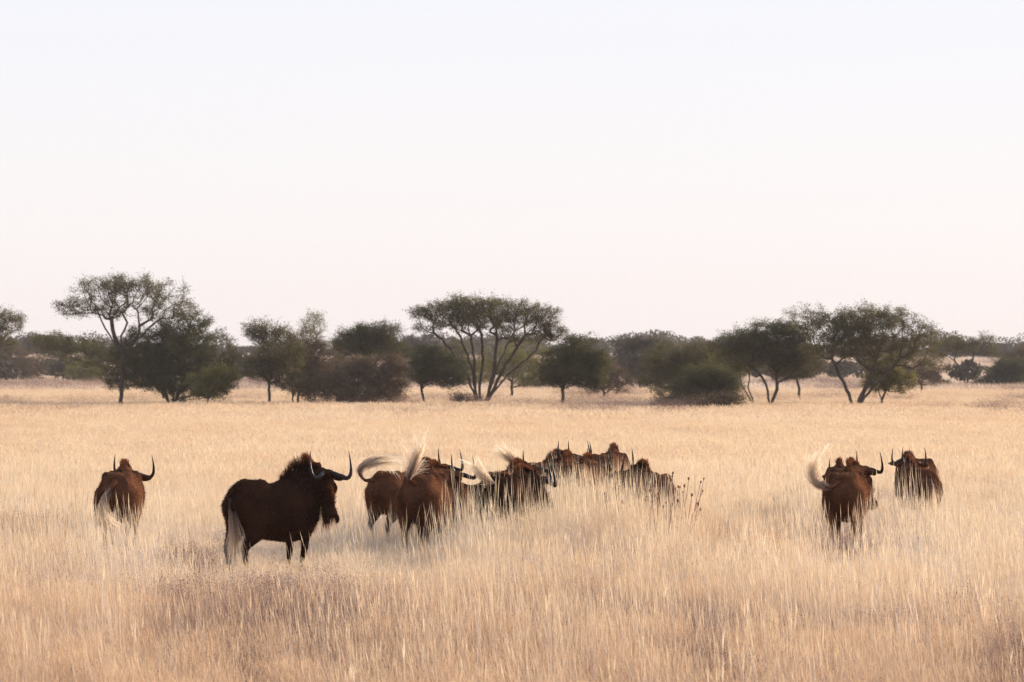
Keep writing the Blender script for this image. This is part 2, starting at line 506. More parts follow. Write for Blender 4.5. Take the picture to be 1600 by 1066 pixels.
    # short coat, lies back along the body and stands off the skin a little
    pc = np.empty(npoly * 3); body_me.polygons.foreach_get('center', pc); pc = pc.reshape(-1, 3)
    pn = np.empty(npoly * 3); body_me.polygons.foreach_get('normal', pn); pn = pn.reshape(-1, 3)
    if fur:
        idx = rng.integers(0, npoly, fur)
        c = pc[idx] + rng.normal(size=(fur, 3)) * voxel * 0.4
        nn = pn[idx]
        dirs = nn * 0.55 + np.array([-0.8, 0, -0.35]) + rng.normal(size=(fur, 3)) * 0.25
        dirs /= np.linalg.norm(dirs, axis=1)[:, None]
        ln = rng.uniform(0.014, 0.03, fur)
        ln[c[:, 2] < 0.45] *= 0.5
        shag = (c[:, 0] > 0.3) & (c[:, 2] < 0.85) & (c[:, 2] > 0.5)
        ln[shag] *= 1.5
        Vh, Fh, Th = strands(c - nn * 0.004, dirs, ln, 0.0035, 2, (0, 0, -0.1), rng)
        mesh_obj('coat', Vh, Fh, M_FUR2 if red else M_FUR, body, attr={'t': Th})
    from mathutils.bvhtree import BVHTree
    bvh = BVHTree.FromPolygons([v.co[:] for v in body_me.vertices], [p.vertices[:] for p in body_me.polygons])
    # mane: upright brush from withers to poll
    Cn = catmull(np.array(Nk), 8)
    ring_r = catmull(np.array([[0.21], [0.205], [0.165], [0.105], [0.09]]), 8)[:, 0]
    crest = Cn.copy(); crest[:, 2] += ring_r * 0.93
    crest = crest[: -8]
    wit = np.array([[0.10, 0, 0.985], [0.2, 0, 1.03], [0.27, 0, 1.06]])
    cx = np.vstack([wit, crest[10:]])
    cx = catmull(cx[::3], 6)
    L = np.linspace(0, 1, len(cx))
    nm = 2600 if detail else 1500
    tt = rng.uniform(0, 1, nm)
    rt = np.stack([np.interp(tt, L, cx[:, i]) for i in range(3)], 1)
    tang = np.gradient(cx, axis=0); tang /= np.linalg.norm(tang, axis=1)[:, None]
    tg = np.stack([np.interp(tt, L, tang[:, i]) for i in range(3)], 1)
    sd = np.cross(tg, [0, 0, 1.0]); sd /= np.linalg.norm(sd, axis=1)[:, None] + 1e-9
    u = rng.normal(size=nm) * 0.5
    rt = rt + sd * (u * 0.024)[:, None]
    for q in range(nm):
        hit = bvh.ray_cast(Vector((rt[q, 0], rt[q, 1], 2.5)), Vector((0, 0, -1)))
        if hit[0] is not None:
            rt[q, 2] = hit[0].z - 0.008
    dirs = np.array([0, 0, 1.0]) + sd * (u * 0.16)[:, None] - tg * 0.30 + rng.normal(size=(nm, 3)) * 0.07
    dirs /= np.linalg.norm(dirs, axis=1)[:, None]
    ln = 0.03 + mane_h * (0.15 + 0.85 * sstep(-0.02, 0.16, tt) * (1 - 0.94 * sstep(0.34, 0.80, tt))) * rng.uniform(0.7, 1.08, nm)
    Vh, Fh, Th = strands(rt, dirs, ln, 0.007, 2, (0, 0, 0), rng, 0.08)
    mesh_obj('mane', Vh, Fh, M_MANE, root, attr={'t': Th})
    # beard, face brush, chest fringe
    hb = []
    nb = 500 if detail else 160
    t = rng.uniform(0.18, 0.42, nb)
    roots = poll + Fv * t[:, None] - Uv * rng.uniform(0.10, 0.14, nb)[:, None] + Sv * (rng.normal(size=nb) * 0.03)[:, None]
    dirs = np.tile(-Uv * 0.6 + np.array([0, 0, -0.8]), (nb, 1)) + rng.normal(size=(nb, 3)) * 0.15
    dirs /= np.linalg.norm(dirs, axis=1)[:, None]
    hb.append(strands(roots, dirs, rng.uniform(0.05, 0.12, nb), 0.006, 2, (0, 0, -0.3), rng))
    roots = poll + Fv * rng.uniform(0.17, 0.34, nb)[:, None] + Uv * rng.uniform(0.005, 0.02, nb)[:, None] + Sv * (rng.normal(size=nb) * 0.02)[:, None]
    dirs = np.tile(Uv * 0.8 - Fv * 0.5, (nb, 1)) + rng.normal(size=(nb, 3)) * 0.18
    dirs /= np.linalg.norm(dirs, axis=1)[:, None]
    hb.append(strands(roots, dirs, rng.uniform(0.03, 0.065, nb), 0.006, 2, (0, 0, 0), rng))
    nc = nb * 2
    xx = rng.uniform(0.36, 0.56, nc)
    roots = np.column_stack([xx, rng.normal(size=nc) * 0.04, 0.56 + (xx - 0.36) * 0.7 + rng.uniform(-0.02, 0.04, nc)])
    dirs = np.tile(np.array([0.1, 0, -1.0]), (nc, 1)) + rng.normal(size=(nc, 3)) * 0.12
    dirs /= np.linalg.norm(dirs, axis=1)[:, None]
    hb.append(strands(roots, dirs, rng.uniform(0.08, 0.15, nc), 0.006, 2, (0, 0, -0.1), rng))
    for nm_, (a, b, c_) in zip(('beard', 'face_brush', 'chest_fringe'), hb):
        mesh_obj(nm_, a, b, M_MANE, root, attr={'t': c_})
    # horns: forward and down over the brow, then hooked straight up
    hp = [(0.03, 0.030, 0.01, 0.040, 0), (0.08, 0.065, 0.04, 0.037, 0), (0.135, 0.095, 0.08, 0.031, 0), (0.185, 0.112, 0.095, 0.027, 0), (0.218, 0.110, 0.085, 0.024, 0.025),
          (0.230, 0.105, 0.070, 0.019, 0.07), (0.230, 0.095, 0.060, 0.014, 0.12), (0.224, 0.088, 0.055, 0.009, 0.17), (0.216, 0.080, 0.050, 0.003, 0.22)]
    zup = np.array([0, 0, 1.0])
    # hooks always rise along the head's own frame, leaning to the vertical
    for sy in (1, -1):
        pts = []
        for (a, u_, f_, r_, z_) in hp:
            p_ = poll + Sv * sy * a * spread + Uv * u_ + Fv * f_ + zup * z_ * 1.05
            pts.append(p_)
        rr = [h[3] * 0.74 for h in hp]
        L_ = loft(pts, rr, rr, Fv + 0.01, 12, 5)
        Pp = Parts(); Pp.add(L_)
        Vv, Ff = Pp.arrays()
        mesh_obj('horn', Vv, Ff, M_HORN, root, smooth=True)
    # ears: leaf shape, out and back
    for sy in (1, -1):
        b0 = poll + Sv * sy * 0.085 - Uv * 0.05 + Fv * 0.015
        dirv = Sv * sy * 0.93 - Uv * 0.22 + zup * 0.12
        dirv /= np.linalg.norm(dirv)
        flat = Fv
        pts = [b0 + dirv * k for k in (0, 0.04, 0.09, 0.14, 0.18)]
        L_ = loft(pts, [0.018, 0.034, 0.04, 0.028, 0.004], [0.014, 0.014, 0.012, 0.009, 0.003], flat, 12, 4)
        Pp = Parts(); Pp.add(L_)
        Vv, Ff = Pp.arrays()
        mesh_obj('ear', Vv, Ff, M_COAT2 if red else M_COAT, root, smooth=True)
    # eyes
    for sy in (1, -1):
        c = poll + Fv * 0.15 + Sv * sy * 0.094 - Uv * 0.06
        L_ = loft([c - Fv * 0.016, c - Fv * 0.010, c, c + Fv * 0.010, c + Fv * 0.016], [0.004, 0.013, 0.017, 0.013, 0.004], [0.004, 0.013, 0.017, 0.013, 0.004], Sv, 12, 3)
        Pp = Parts(); Pp.add(L_)
        Vv, Ff = Pp.arrays()
        mesh_obj('eye', Vv, Ff, M_EYE, root, smooth=True)
    # hooves
    for hpnt in hooves:
        Pp = Parts()
        for sy in (-1, 1):
            c = np.array(hpnt)
            Pp.add(loft([(c[0] - 0.015, c[1] + sy * 0.018, 0.055), (c[0], c[1] + sy * 0.019, 0.03), (c[0] + 0.012, c[1] + sy * 0.02, 0.004)], [0.014, 0.018, 0.02], [0.02, 0.032, 0.042], (0, 1, 0), 12, 3))
        Vv, Ff = Pp.arrays()
        mesh_obj('hoof', Vv, Ff, M_HOOF, root, smooth=True)
    # tail
    if tail is None:
        tail = [(-0.58, 0, 0.95), (-0.64, 0.0, 0.90), (-0.67, 0, 0.75), (-0.66, 0.0, 0.5), (-0.64, 0.0, 0.22)]
    T = np.array(tail, float)
    Vt, Ft, Tt = path_strands(T, tail_n, tspread, 0.008, rng)
    tl = mesh_obj('tail', Vt, Ft, M_TAIL, root, attr={'t': Tt * (tdark + (1 - tdark) * np.clip(Tt, 0, 1) ** 3)})
    Cc = catmull(T, 6); k = max(6, int(len(Cc) * 0.35))
    Cc = Cc[:k:2]
    w = np.linspace(0.032, 0.012, len(Cc))
    Pp = Parts(); Pp.add(loft(Cc, w, w, (0.1, 1, 0.1), 10, 3))
    Vv, Ff = Pp.arrays()
    mesh_obj('dock', Vv, Ff, M_COAT2 if red else M_COAT, tl, smooth=True)
    return root

ANIMALS = []
def herd():
    A = wildebeest
    g = 'wildebeest standing in the tall grass'
    # the near bull, broadside, looking back at the camera
    A('near dark wildebeest standing broadside, head turned to face the viewer, white tail hanging', 428, 165, 44, hyaw=-112, hpitch=64, spread=0.97,
      poll_z=1.07, reach=0.25, bend=0.50, xs=0.88, hsize=0.84, tdark=0.62, red=False, fur=30000, detail=True, voxel=0.012, mane_h=0.13, seed=11, tail_n=380, tspread=0.042,
      tail=[(-0.58, 0, 0.93), (-0.64, -0.02, 0.86), (-0.65, -0.06, 0.70), (-0.65, -0.09, 0.48), (-0.68, -0.09, 0.20)],
      legs=(-0.08, -0.20, -0.05, -0.04))
    A('lone wildebeest seen from behind at far left, pale tail curling across its rump', 188, 146, 90, hyaw=-10, hpitch=60, poll_z=0.97, size=0.96, seed=12, fur=16000,
      tail=[(-0.58, 0.0, 0.93), (-0.67, 0.03, 0.86), (-0.70, 0.10, 0.70), (-0.72, 0.09, 0.56), (-0.74, -0.02, 0.47), (-0.73, -0.10, 0.50)])
    A('wildebeest with pale tail arched over its back, left of the one with tail straight up', 629, 139, 58, hyaw=-20, size=0.93, seed=13, fur=12000,
      tail=[(-0.58, 0.02, 0.92), (-0.68, 0.10, 0.93), (-0.72, 0.12, 1.06), (-0.60, 0.0, 1.16), (-0.42, -0.12, 1.16), (-0.25, -0.22, 1.05)])
    A('reddish wildebeest from behind with its long pale tail flung straight up', 664, 148, 80, hyaw=-46, poll_z=1.0, size=0.95, seed=14, fur=18000, mane_h=0.08,
      tail=[(-0.58, 0.0, 0.93), (-0.66, 0.05, 1.0), (-0.66, 0.0, 1.15), (-0.62, -0.06, 1.33), (-0.62, -0.12, 1.52)])
    A('small dark wildebeest grazing head down, just right of the one with tail straight up', 742, 143, 30, hyaw=-15, hpitch=75, poll_z=0.88, reach=0.33, size=0.84, seed=15, red=False)
    A('wildebeest with grey rump and humped mane, behind the one with the big hooked horn', 790, 140, 74, hyaw=-25, poll_z=1.04, seed=16, size=0.93)
    A('wildebeest with large hooked horn low in the grass, pale tail streaming left', 799, 151, 74, hyaw=-70, hpitch=72, poll_z=0.97, reach=0.24, spread=1.2, seed=17, red=False, size=0.95,
      tail=[(-0.58, 0, 0.93), (-0.66, 0.04, 0.98), (-0.70, 0.11, 1.04), (-0.72, 0.19, 1.10), (-0.73, 0.27, 1.13)])
    A('distant wildebeest with pale tail raised to the left, at the back of the herd', 846, 126, 66, hyaw=-30, seed=18, poll_z=1.08, size=0.92,
      tail=[(-0.58, 0, 0.93), (-0.66, 0.05, 1.0), (-0.68, 0.14, 1.10), (-0.66, 0.24, 1.20), (-0.64, 0.32, 1.26)])
    A('distant wildebeest from behind with crest between two upturned horns, centre back of the herd', 881, 128, 85, hyaw=-12, poll_z=1.08, seed=19, size=0.92, spread=1.0)
    A('wildebeest with rounded rump half veiled by grass, left one of the three veiled animals', 906, 131, 76, hyaw=-8, poll_z=0.98, size=0.94, spread=0.7, seed=20)
    A('wildebeest with the broadest veiled back, middle one of the three behind tall stalks', 950, 124, 78, hyaw=0, poll_z=0.86, size=1.0, spread=0.7, seed=21)
    A('wildebeest with high orange-lit hump and two spiky horns left of it, beside the seed-head weeds', 1018, 142, 100, hyaw=45, poll_z=1.0, size=0.92, spread=0.7, seed=22, mane_h=0.09)
    A('red-brown wildebeest from behind with bushy tail flicked up to the left', 1322, 142, 80, hyaw=-32, size=0.93, poll_z=1.04, reach=0.36, seed=23, fur=18000, spread=0.8, mane_h=0.08,
      tail=[(-0.57, 0.03, 0.92), (-0.62, 0.14, 0.86), (-0.66, 0.26, 0.90), (-0.66, 0.33, 1.02), (-0.64, 0.31, 1.16), (-0.62, 0.23, 1.27)], legs=(0.05, -0.05, 0.0, 0.1))
    A('wildebeest mostly hidden behind the one with the flicked bushy tail, head low to the left', 1315, 129, 90, hyaw=-10, poll_z=0.92, reach=0.3, spread=0.7, seed=24, size=0.88)
    A('smaller wildebeest from behind at far right, right flank lit orange, ear held out', 1434, 127, 100, hyaw=-28, poll_z=1.08, seed=25, fur=8000, spread=0.75, size=0.86)
    A('wildebeest facing the viewer from behind the far right one, face catching the light', 1432, 114, 245, hyaw=5, poll_z=1.00, hpitch=60, seed=26, spread=0.62, red=True, size=0.84)
if True:
    herd()

# ------------------------------------------------------------------ grass
def ribbon_set(bases, heights, leans, widths, rng, seg=3, bendx=-0.18):
    n = len(bases)
    ang = rng.uniform(0, math.pi, n)
    sv = np.column_stack([np.cos(ang), np.sin(ang), np.zeros(n)])
    Vs = []
    for k in range(seg + 1):
        t = k / seg
        c = bases + np.column_stack([leans[:, 0] * heights * (t ** 1.7), leans[:, 1] * heights * (t ** 1.7), heights * t * (1 - 0.12 * t)])
        w = widths * (1 - 0.8 * t)
        Vs += [c - sv * w[:, None] * 0.5, c + sv * w[:, None] * 0.5]
    V = np.stack(Vs, 1).reshape(-1, 3)
    b = np.arange(n)[:, None] * (2 * (seg + 1))
    F = [np.concatenate([b + 2 * k, b + 2 * k + 1, b + 2 * k + 3, b + 2 * k + 2], 1) for k in range(seg)]
    top = (Vs[-1] + Vs[-2]) * 0.5
    return V, np.vstack(F), top, np.repeat(rng.uniform(-0.22, 0.22, n), 2 * (seg + 1))

def make_tuft(name, coll, seed, n, radius, hmin, hmax, width, plume=0.3, lean=0.16, seg=3, plume_len=0.12):
    rng = np.random.default_rng(seed)
    r = radius * np.sqrt(rng.uniform(0, 1, n)); a = rng.uniform(0, 2 * math.pi, n)
    bases = np.column_stack([r * np.cos(a), r * np.sin(a), np.full(n, -0.02)])
    h = rng.uniform(hmin, hmax, n) ** 1.0
    leans = np.column_stack([rng.normal(size=n) * lean - 0.05, rng.normal(size=n) * lean])
    V, F, top, sh = ribbon_set(bases, h, leans, np.full(n, width) * rng.uniform(0.6, 1.3, n), rng, seg)
    me_mats = [M_GRASS]
    k = int(n * plume)
    if k:
        order = np.argsort(-h)[:k]
        tp = top[order]; ln = leans[order]
        # plume: two crossed slim diamonds
        PV, PF = [], []
        d = np.column_stack([ln[:, 0] * 1.6, ln[:, 1] * 1.6, np.ones(k)]); d /= np.linalg.norm(d, axis=1)[:, None]
        L = plume_len * rng.uniform(0.6, 1.3, k)
        nv = len(V)
        cnt = 0
        for q in range(2):
            a = rng.uniform(0, math.pi, k)
            sv = np.column_stack([np.cos(a), np.sin(a), np.zeros(k)]) * (width * 1.5 * rng.uniform(0.6, 1.2, k))[:, None]
            p0 = tp - d * (L * 0.5)[:, None]; p1 = tp + d * (L * 0.6)[:, None]; pm = tp
            PV.append(np.stack([p0, pm - sv * 0.5, p1, pm + sv * 0.5], 1).reshape(-1, 3))
            PF.append(np.arange(k * 4).reshape(k, 4) + cnt); cnt += k * 4
        PV = np.vstack(PV); PF = np.vstack(PF) + nv
        sh = np.concatenate([sh, rng.uniform(-0.1, 0.1, len(PV))])
        nf = len(F)
        V = np.vstack([V, PV]); F = np.vstack([F, PF])
        me = raw_mesh(name, V, F, M_GRASS, attr={'shade': sh})
        me.materials.append(M_PLUME)
        mi = np.zeros(len(F), dtype=np.int32); mi[nf:] = 1
        me.polygons.foreach_set('material_index', mi)
    else:
        me = raw_mesh(name, V, F, M_GRASS, attr={'shade': sh})
    o = bpy.data.objects.new(name, me)
    coll.objects.link(o)
    return o

def scatter(name, coll, X, Y, H, tint, rng, wscale=None):
    n = len(X)
    Z = gz(X, Y)
    me = bpy.data.meshes.new(name)
    me.vertices.add(n)
    me.vertices.foreach_set('co', np.column_stack([X, Y, Z]).astype(np.float32).ravel())
    def fattr(nm, typ, arr, key):
        a = me.attributes.new(nm, typ, 'POINT'); a.data.foreach_set(key, arr)
    rot = np.column_stack([rng.normal(size=n) * 0.05, rng.normal(size=n) * 0.05 , rng.normal(size=n) * 0.5]).astype(np.float32)
    fattr('rot', 'FLOAT_VECTOR', rot.ravel(), 'vector')
    w = H if wscale is None else wscale
    fattr('scl', 'FLOAT_VECTOR', np.column_stack([w, w, H]).astype(np.float32).ravel(), 'vector')
    fattr('tint', 'FLOAT', tint.astype(np.float32), 'value')
    nv = len(coll.objects)
    fattr('idx', 'INT', rng.integers(0, nv, n).astype(np.int32), 'value')
    me.update()
    o = put(bpy.data.objects.new(name, me))
    ng = bpy.data.node_groups.new(name + '_nodes', 'GeometryNodeTree')
    ng.interface.new_socket('Geometry', in_out='INPUT', socket_type='NodeSocketGeometry')
    ng.interface.new_socket('Geometry', in_out='OUTPUT', socket_type='NodeSocketGeometry')
    N = ng.nodes
    gi = N.new('NodeGroupInput'); go = N.new('NodeGroupOutput')
    iop = N.new('GeometryNodeInstanceOnPoints')
    ci = N.new('GeometryNodeCollectionInfo')
    ci.inputs['Collection'].default_value = coll
    ci.inputs['Separate Children'].default_value = True
    ci.inputs['Reset Children'].default_value = True
    def na(nm, typ):
        q = N.new('GeometryNodeInputNamedAttribute'); q.data_type = typ; q.inputs['Name'].default_value = nm
        return [s_ for s_ in q.outputs if s_.name == 'Attribute' and s_.enabled][0]
    ng.links.new(gi.outputs[0], iop.inputs['Points'])
    ng.links.new(ci.outputs[0], iop.inputs['Instance'])
    iop.inputs['Pick Instance'].default_value = True
    ng.links.new(na('idx', 'INT'), iop.inputs['Instance Index'])
    ng.links.new(na('rot', 'FLOAT_VECTOR'), iop.inputs['Rotation'])
    ng.links.new(na('scl', 'FLOAT_VECTOR'), iop.inputs['Scale'])
    ng.links.new(iop.outputs[0], go.inputs[0])
    md = o.modifiers.new('scatter', 'NODES'); md.node_group = ng
    return o

def fan(n, d0, d1, rng, widen=1.3, pad=1.5):
    d = np.sqrt(rng.uniform(d0 * d0, d1 * d1, n))
    x = rng.uniform(-1, 1, n) * (0.1335 * widen * d + pad)
    return x, d

def gh(x, y):
    """typical grass height over the plain"""
    h = 0.40 + 0.22 * (fbm(x / 2.5, y / 6, 31) - 0.5)
    px = 800 + x * FPX / y
    s = FPX / y
    # low cropped patch under the near animal
    near = np.exp(-(((px - 430) / 170) ** 2)) * sstep(27, 33, y) * (1 - sstep(39, 46, y))
    h = h * (1 - 0.35 * near)
    for cx_, w_, a_ in ((640, 75, 0.35), (1325, 70, 0.4), (187, 60, 0.35), (1440, 45, 0.3)):
        h = h * (1 - a_ * np.exp(-(((px - cx_) / w_) ** 4)) * sstep(32, 35, y) * (1 - sstep(43, 46, y)))
    # taller under the middle of the herd
    mid = np.exp(-(((px - 940) / 160) ** 4)) * sstep(34, 38, y) * (1 - sstep(50, 60, y))
    h = h + 0.20 * mid
    return h

PATCH = [(430, 897, 85, 14, 1.1), (300, 862, 40, 20, 1.0), (285, 915, 90, 16, .6), (1090, 1000, 50, 42, 1.2), (500, 965, 120, 36, .32),  # wide patch front-left of the near animal paints its cast shadow
         (930, 862, 110, 20, .5), (985, 838, 45, 10, .8), (1400, 950, 120, 26, .6), (1590, 1000, 55, 36, 1.0), (1190, 980, 70, 30, .5),
         (80, 880, 120, 26, .7), (640, 1000, 150, 34, .5), (860, 985, 60, 26, .5), (1530, 770, 60, 14, .3)]
def patch(x, y):
    """where low dead weeds replace the grass"""
    px = 800 + x * FPX / y; py = HOR + (CAMH - 0.35) * FPX / y
    f = fbm(x / 0.6 + 3, y / 2.0, 88)
    pd = 0.7 * sstep(0.58, 0.75, fbm(x / 1.7 + 40, y / 5 + 9, 81)) * (1 - 0.75 * sstep(34, 60, y))
    for (cx, cy, rx, ry, a) in PATCH:
        pd = pd + a * np.exp(-(((px - cx) / rx) ** 2) - (((py - cy) / ry) ** 2))
    return np.clip(pd * (0.45 + 1.1 * f), 0, 1)

def gtint(x, y):
    t = 0.16 + 0.50 * sstep(0.50, 0.80, fbm(x / 1.6 + 11, y / 5.5, 41)) * (1 - 0.8 * sstep(36, 60, y))
    t += 0.30 * (fbm(x / 9, y / 40, 51) - 0.35) * sstep(40, 160, y)
    t += 0.33 * (1 - sstep(24, 37, y)) + 0.20 * patch(x, y) - 0.02  # patch term also darkens the grass for the painted shadow
    return t

def coll_new(nm):
    return bpy.data.collections.new(nm)

if True:
    rng = np.random.default_rng(77)
    cA = coll_new('near_tufts')
    for i in range(6):
        make_tuft('grass_tuft', cA, 100 + i, 80, 0.16, 0.25, 1.0, 0.0026, plume=0.35, plume_len=0.13, lean=0.08)
    x, y = fan(38000, 19, 62, rng)
    k = rng.uniform(0, 1, len(x)) > 0.6 * patch(x, y); x, y = x[k], y[k]
    h = gh(x, y) * rng.uniform(0.8, 1.25, len(x)) / 0.88
    t = gtint(x, y) + rng.normal(size=len(x)) * 0.10
    o = scatter('grass', cA, x, y, h, t, rng, np.full(len(x), 0.8))
    tag(o, 'dry straw coloured savanna grass around the animals', 'grass', kind='stuff')

    cB = coll_new('tall_stalks')
    for i in range(5):
        make_tuft('grass_stalks', cB, 200 + i, 14, 0.16, 0.5, 1.0, 0.0021, plume=0.9, lean=0.06, seg=4, plume_len=0.24)
    for i in range(4):
        make_tuft('grass_stalks', cB, 250 + i, 5, 0.14, 0.6, 1.0, 0.0046, plume=1.0, lean=0.06, seg=4, plume_len=0.20)  # broader pale stalks, painted as sun glints in the grass
    x, y = fan(17000, 19, 66, rng)
    px = 800 + x * FPX / y
    dens = 0.35 + 0.65 * sstep(0.42, 0.6, fbm(x / 1.4, y / 3.0, 61))
    low = np.exp(-(((px - 430) / 150) ** 2)) * sstep(30, 33, y) * (1 - sstep(38, 42, y)) + 0.7 * (np.exp(-(((px - 650) / 70) ** 4)) + np.exp(-(((px - 1325) / 65) ** 4))) * sstep(30, 34, y) * (1 - sstep(42, 46, y))
    dens *= 1 - 0.85 * np.clip(low, 0, 1)
    keep = rng.uniform(0, 1, len(x)) < dens
    x, y = x[keep], y[keep]
    h = rng.uniform(0.55, 0.85, len(x)) * (1 - 0.25 * np.exp(-(((800 + x * FPX / y - 430) / 150) ** 2)))
    x2, y2 = fan(60000, 36, 49, rng)
    px2 = 800 + x2 * FPX / y2
    m = 0.40 * np.exp(-(((px2 - 968) / 105) ** 4)) + 0.16 * np.exp(-(((px2 - 800) / 90) ** 4)) + 0.05 * np.exp(-(((px2 - 1430) / 60) ** 4))
    k = rng.uniform(0, 1, len(x2)) < m * 0.5
    x2, y2 = x2[k], y2[k]
    x = np.concatenate([x, x2]); y = np.concatenate([y, y2])
    h = np.concatenate([h, rng.uniform(0.6, 1.15, len(x2))])
    t = gtint(x, y) * 0.5 - 0.08 + rng.normal(size=len(x)) * 0.08  # stalks tinted paler than the grass for a painted sparkle
    o = scatter('tall_grass_stalks', cB, x, y, h, t, rng, np.full(len(x), 0.9))
    tag(o, 'sparse tall plumed grass stalks', 'grass', kind='stuff')

    cC = coll_new('mid_tufts')
    for i in range(5):
        make_tuft('grass_clump', cC, 300 + i, 90, 0.40, 0.3, 1.0, 0.006, plume=0.4, plume_len=0.2, lean=0.08)
    x, y = fan(36000, 60, 140, rng, 1.25)
    h = gh(x, y) * rng.uniform(0.75, 1.3, len(x)) / 0.85
    t = gtint(x, y) + rng.normal(size=len(x)) * 0.06
    o = scatter('distant_grass', cC, x, y, h, t, rng, np.full(len(x), 1.0))
    tag(o, 'pale dry grass of the open plain beyond the herd', 'grass', kind='stuff')

    cD = coll_new('far_tufts')
    for i in range(5):
        make_tuft('grass_patch', cD, 400 + i, 90, 0.9, 0.25, 1.0, 0.014, plume=0.3, plume_len=0.22, lean=0.1)
    x, y = fan(32000, 138, 330, rng, 1.15)
    h = 0.42 * rng.uniform(0.6, 1.5, len(x)) * (0.7 + 0.6 * fbm(x / 8, y / 25, 71))
    t = gtint(x, y) + 0.05 + rng.normal(size=len(x)) * 0.12
    o = scatter('far_grass', cD, x, y, h, t, rng, np.full(len(x), 1.1))
    tag(o, 'dry grass running up to and under the trees', 'grass', kind='stuff')
    cE = coll_new('ridge_tufts')
    for i in range(4):
        make_tuft('ridge_clump', cE, 500 + i, 50, 2.2, 0.3, 1.0, 0.06, plume=0.0)
    x, y = fan(22000, 320, 800, rng, 1.1)
    h = 0.5 * rng.uniform(0.6, 1.4, len(x))
    t = 0.25 + 0.4 * (fbm(x / 20, y / 50, 75) - 0.3) + rng.normal(size=len(x)) * 0.12
    o = scatter('ridge_grass', cE, x, y, h, t, rng, np.full(len(x), 1.1))
    tag(o, 'dry grass on the low ridge behind the trees', 'grass', kind='stuff')

    # low dead purple-brown forbs, one patch standing in for a cast shadow
    cF = coll_new('forbs')
    for i in range(4):
        r_ = np.random.default_rng(600 + i)
        n = 60
        r0 = 0.10 * np.sqrt(r_.uniform(0, 1, n)); a0 = r_.uniform(0, 6.283, n)
        b = np.column_stack([r0 * np.cos(a0), r0 * np.sin(a0), np.zeros(n)])
        hh = r_.uniform(0.45, 1.0, n)
        V, F, top, sh = ribbon_set(b, hh, np.column_stack([np.cos(a0), np.sin(a0)]) * r_.uniform(0.1, 0.6, n)[:, None], np.full(n, 0.004), r_, 3)
        m_ = 5
        cen = np.repeat(top, m_, 0) + r_.normal(size=(n * m_, 3)) * 0.035
        q = r_.normal(size=(n * m_, 3)) * 0.006; q2 = r_.normal(size=(n * m_, 3)) * 0.006
        SV = np.stack([cen - q, cen + q2, cen + q, cen - q2], 1).reshape(-1, 3)
        SF = np.arange(len(SV)).reshape(-1, 4) + len(V)
        me = raw_mesh('forb', np.vstack([V, SV]), np.vstack([F, SF]), M_FORB, attr={'shade': np.concatenate([sh, r_.uniform(-0.3, 0.3, len(SV))])})
        cF.objects.link(bpy.data.objects.new('forb', me))
    x, y = fan(26000, 21, 70, rng)
    pd = patch(x, y)
    k = rng.uniform(0, 1, len(x)) < pd
    x, y = x[k], y[k]
    o = scatter('dead_forbs', cF, x, y, rng.uniform(0.26, 0.50, len(x)), rng.uniform(0.0, 0.8, len(x)), rng, np.full(len(x), 0.42))
    tag(o, 'low patches of dead purple-brown weeds among the grass, one painting an animal shadow', 'weeds', kind='stuff')

    x, y = fan(9000, 170, 420, rng, 1.15)
    k = rng.uniform(0, 1, len(x)) < 0.8 * sstep(0.48, 0.7, fbm(x / 6 + 5, y / 22, 97))
    x, y = x[k], y[k]
    o = scatter('tree_line_scrub', cF, x, y, rng.uniform(0.5, 1.15, len(x)), rng.uniform(-0.1, 0.6, len(x)), rng, rng.uniform(1.2, 2.6, len(x)))
    tag(o, 'low brown scrub scattered through the grass along the tree line', 'scrub', kind='stuff')

# ------------------------------------------------------------------ trees
LEAF = {
    'olive': mat_leafy('olive_leaf', [(0.35, (0.090, 0.078, 0.026)), (0.65, (0.190, 0.158, 0.055))], 0.9, 0.45),
    'dark': mat_leafy('dark_leaf', [(0.35, (0.056, 0.054, 0.018)), (0.65, (0.125, 0.115, 0.036))], 0.9, 0.4),
    'green': mat_leafy('green_leaf', [(0.35, (0.15, 0.14, 0.028)), (0.65, (0.29, 0.25, 0.06))], 0.9, 0.45),
    'brown': mat_leafy('brown_leaf', [(0.35, (0.10, 0.066, 0.034)), (0.65, (0.20, 0.135, 0.07))], 0.9, 0.35),
    'grey': mat_leafy('grey_leaf', [(0.35, (0.060, 0.048, 0.032)), (0.65, (0.120, 0.098, 0.062))], 0.9, 0.3),
}

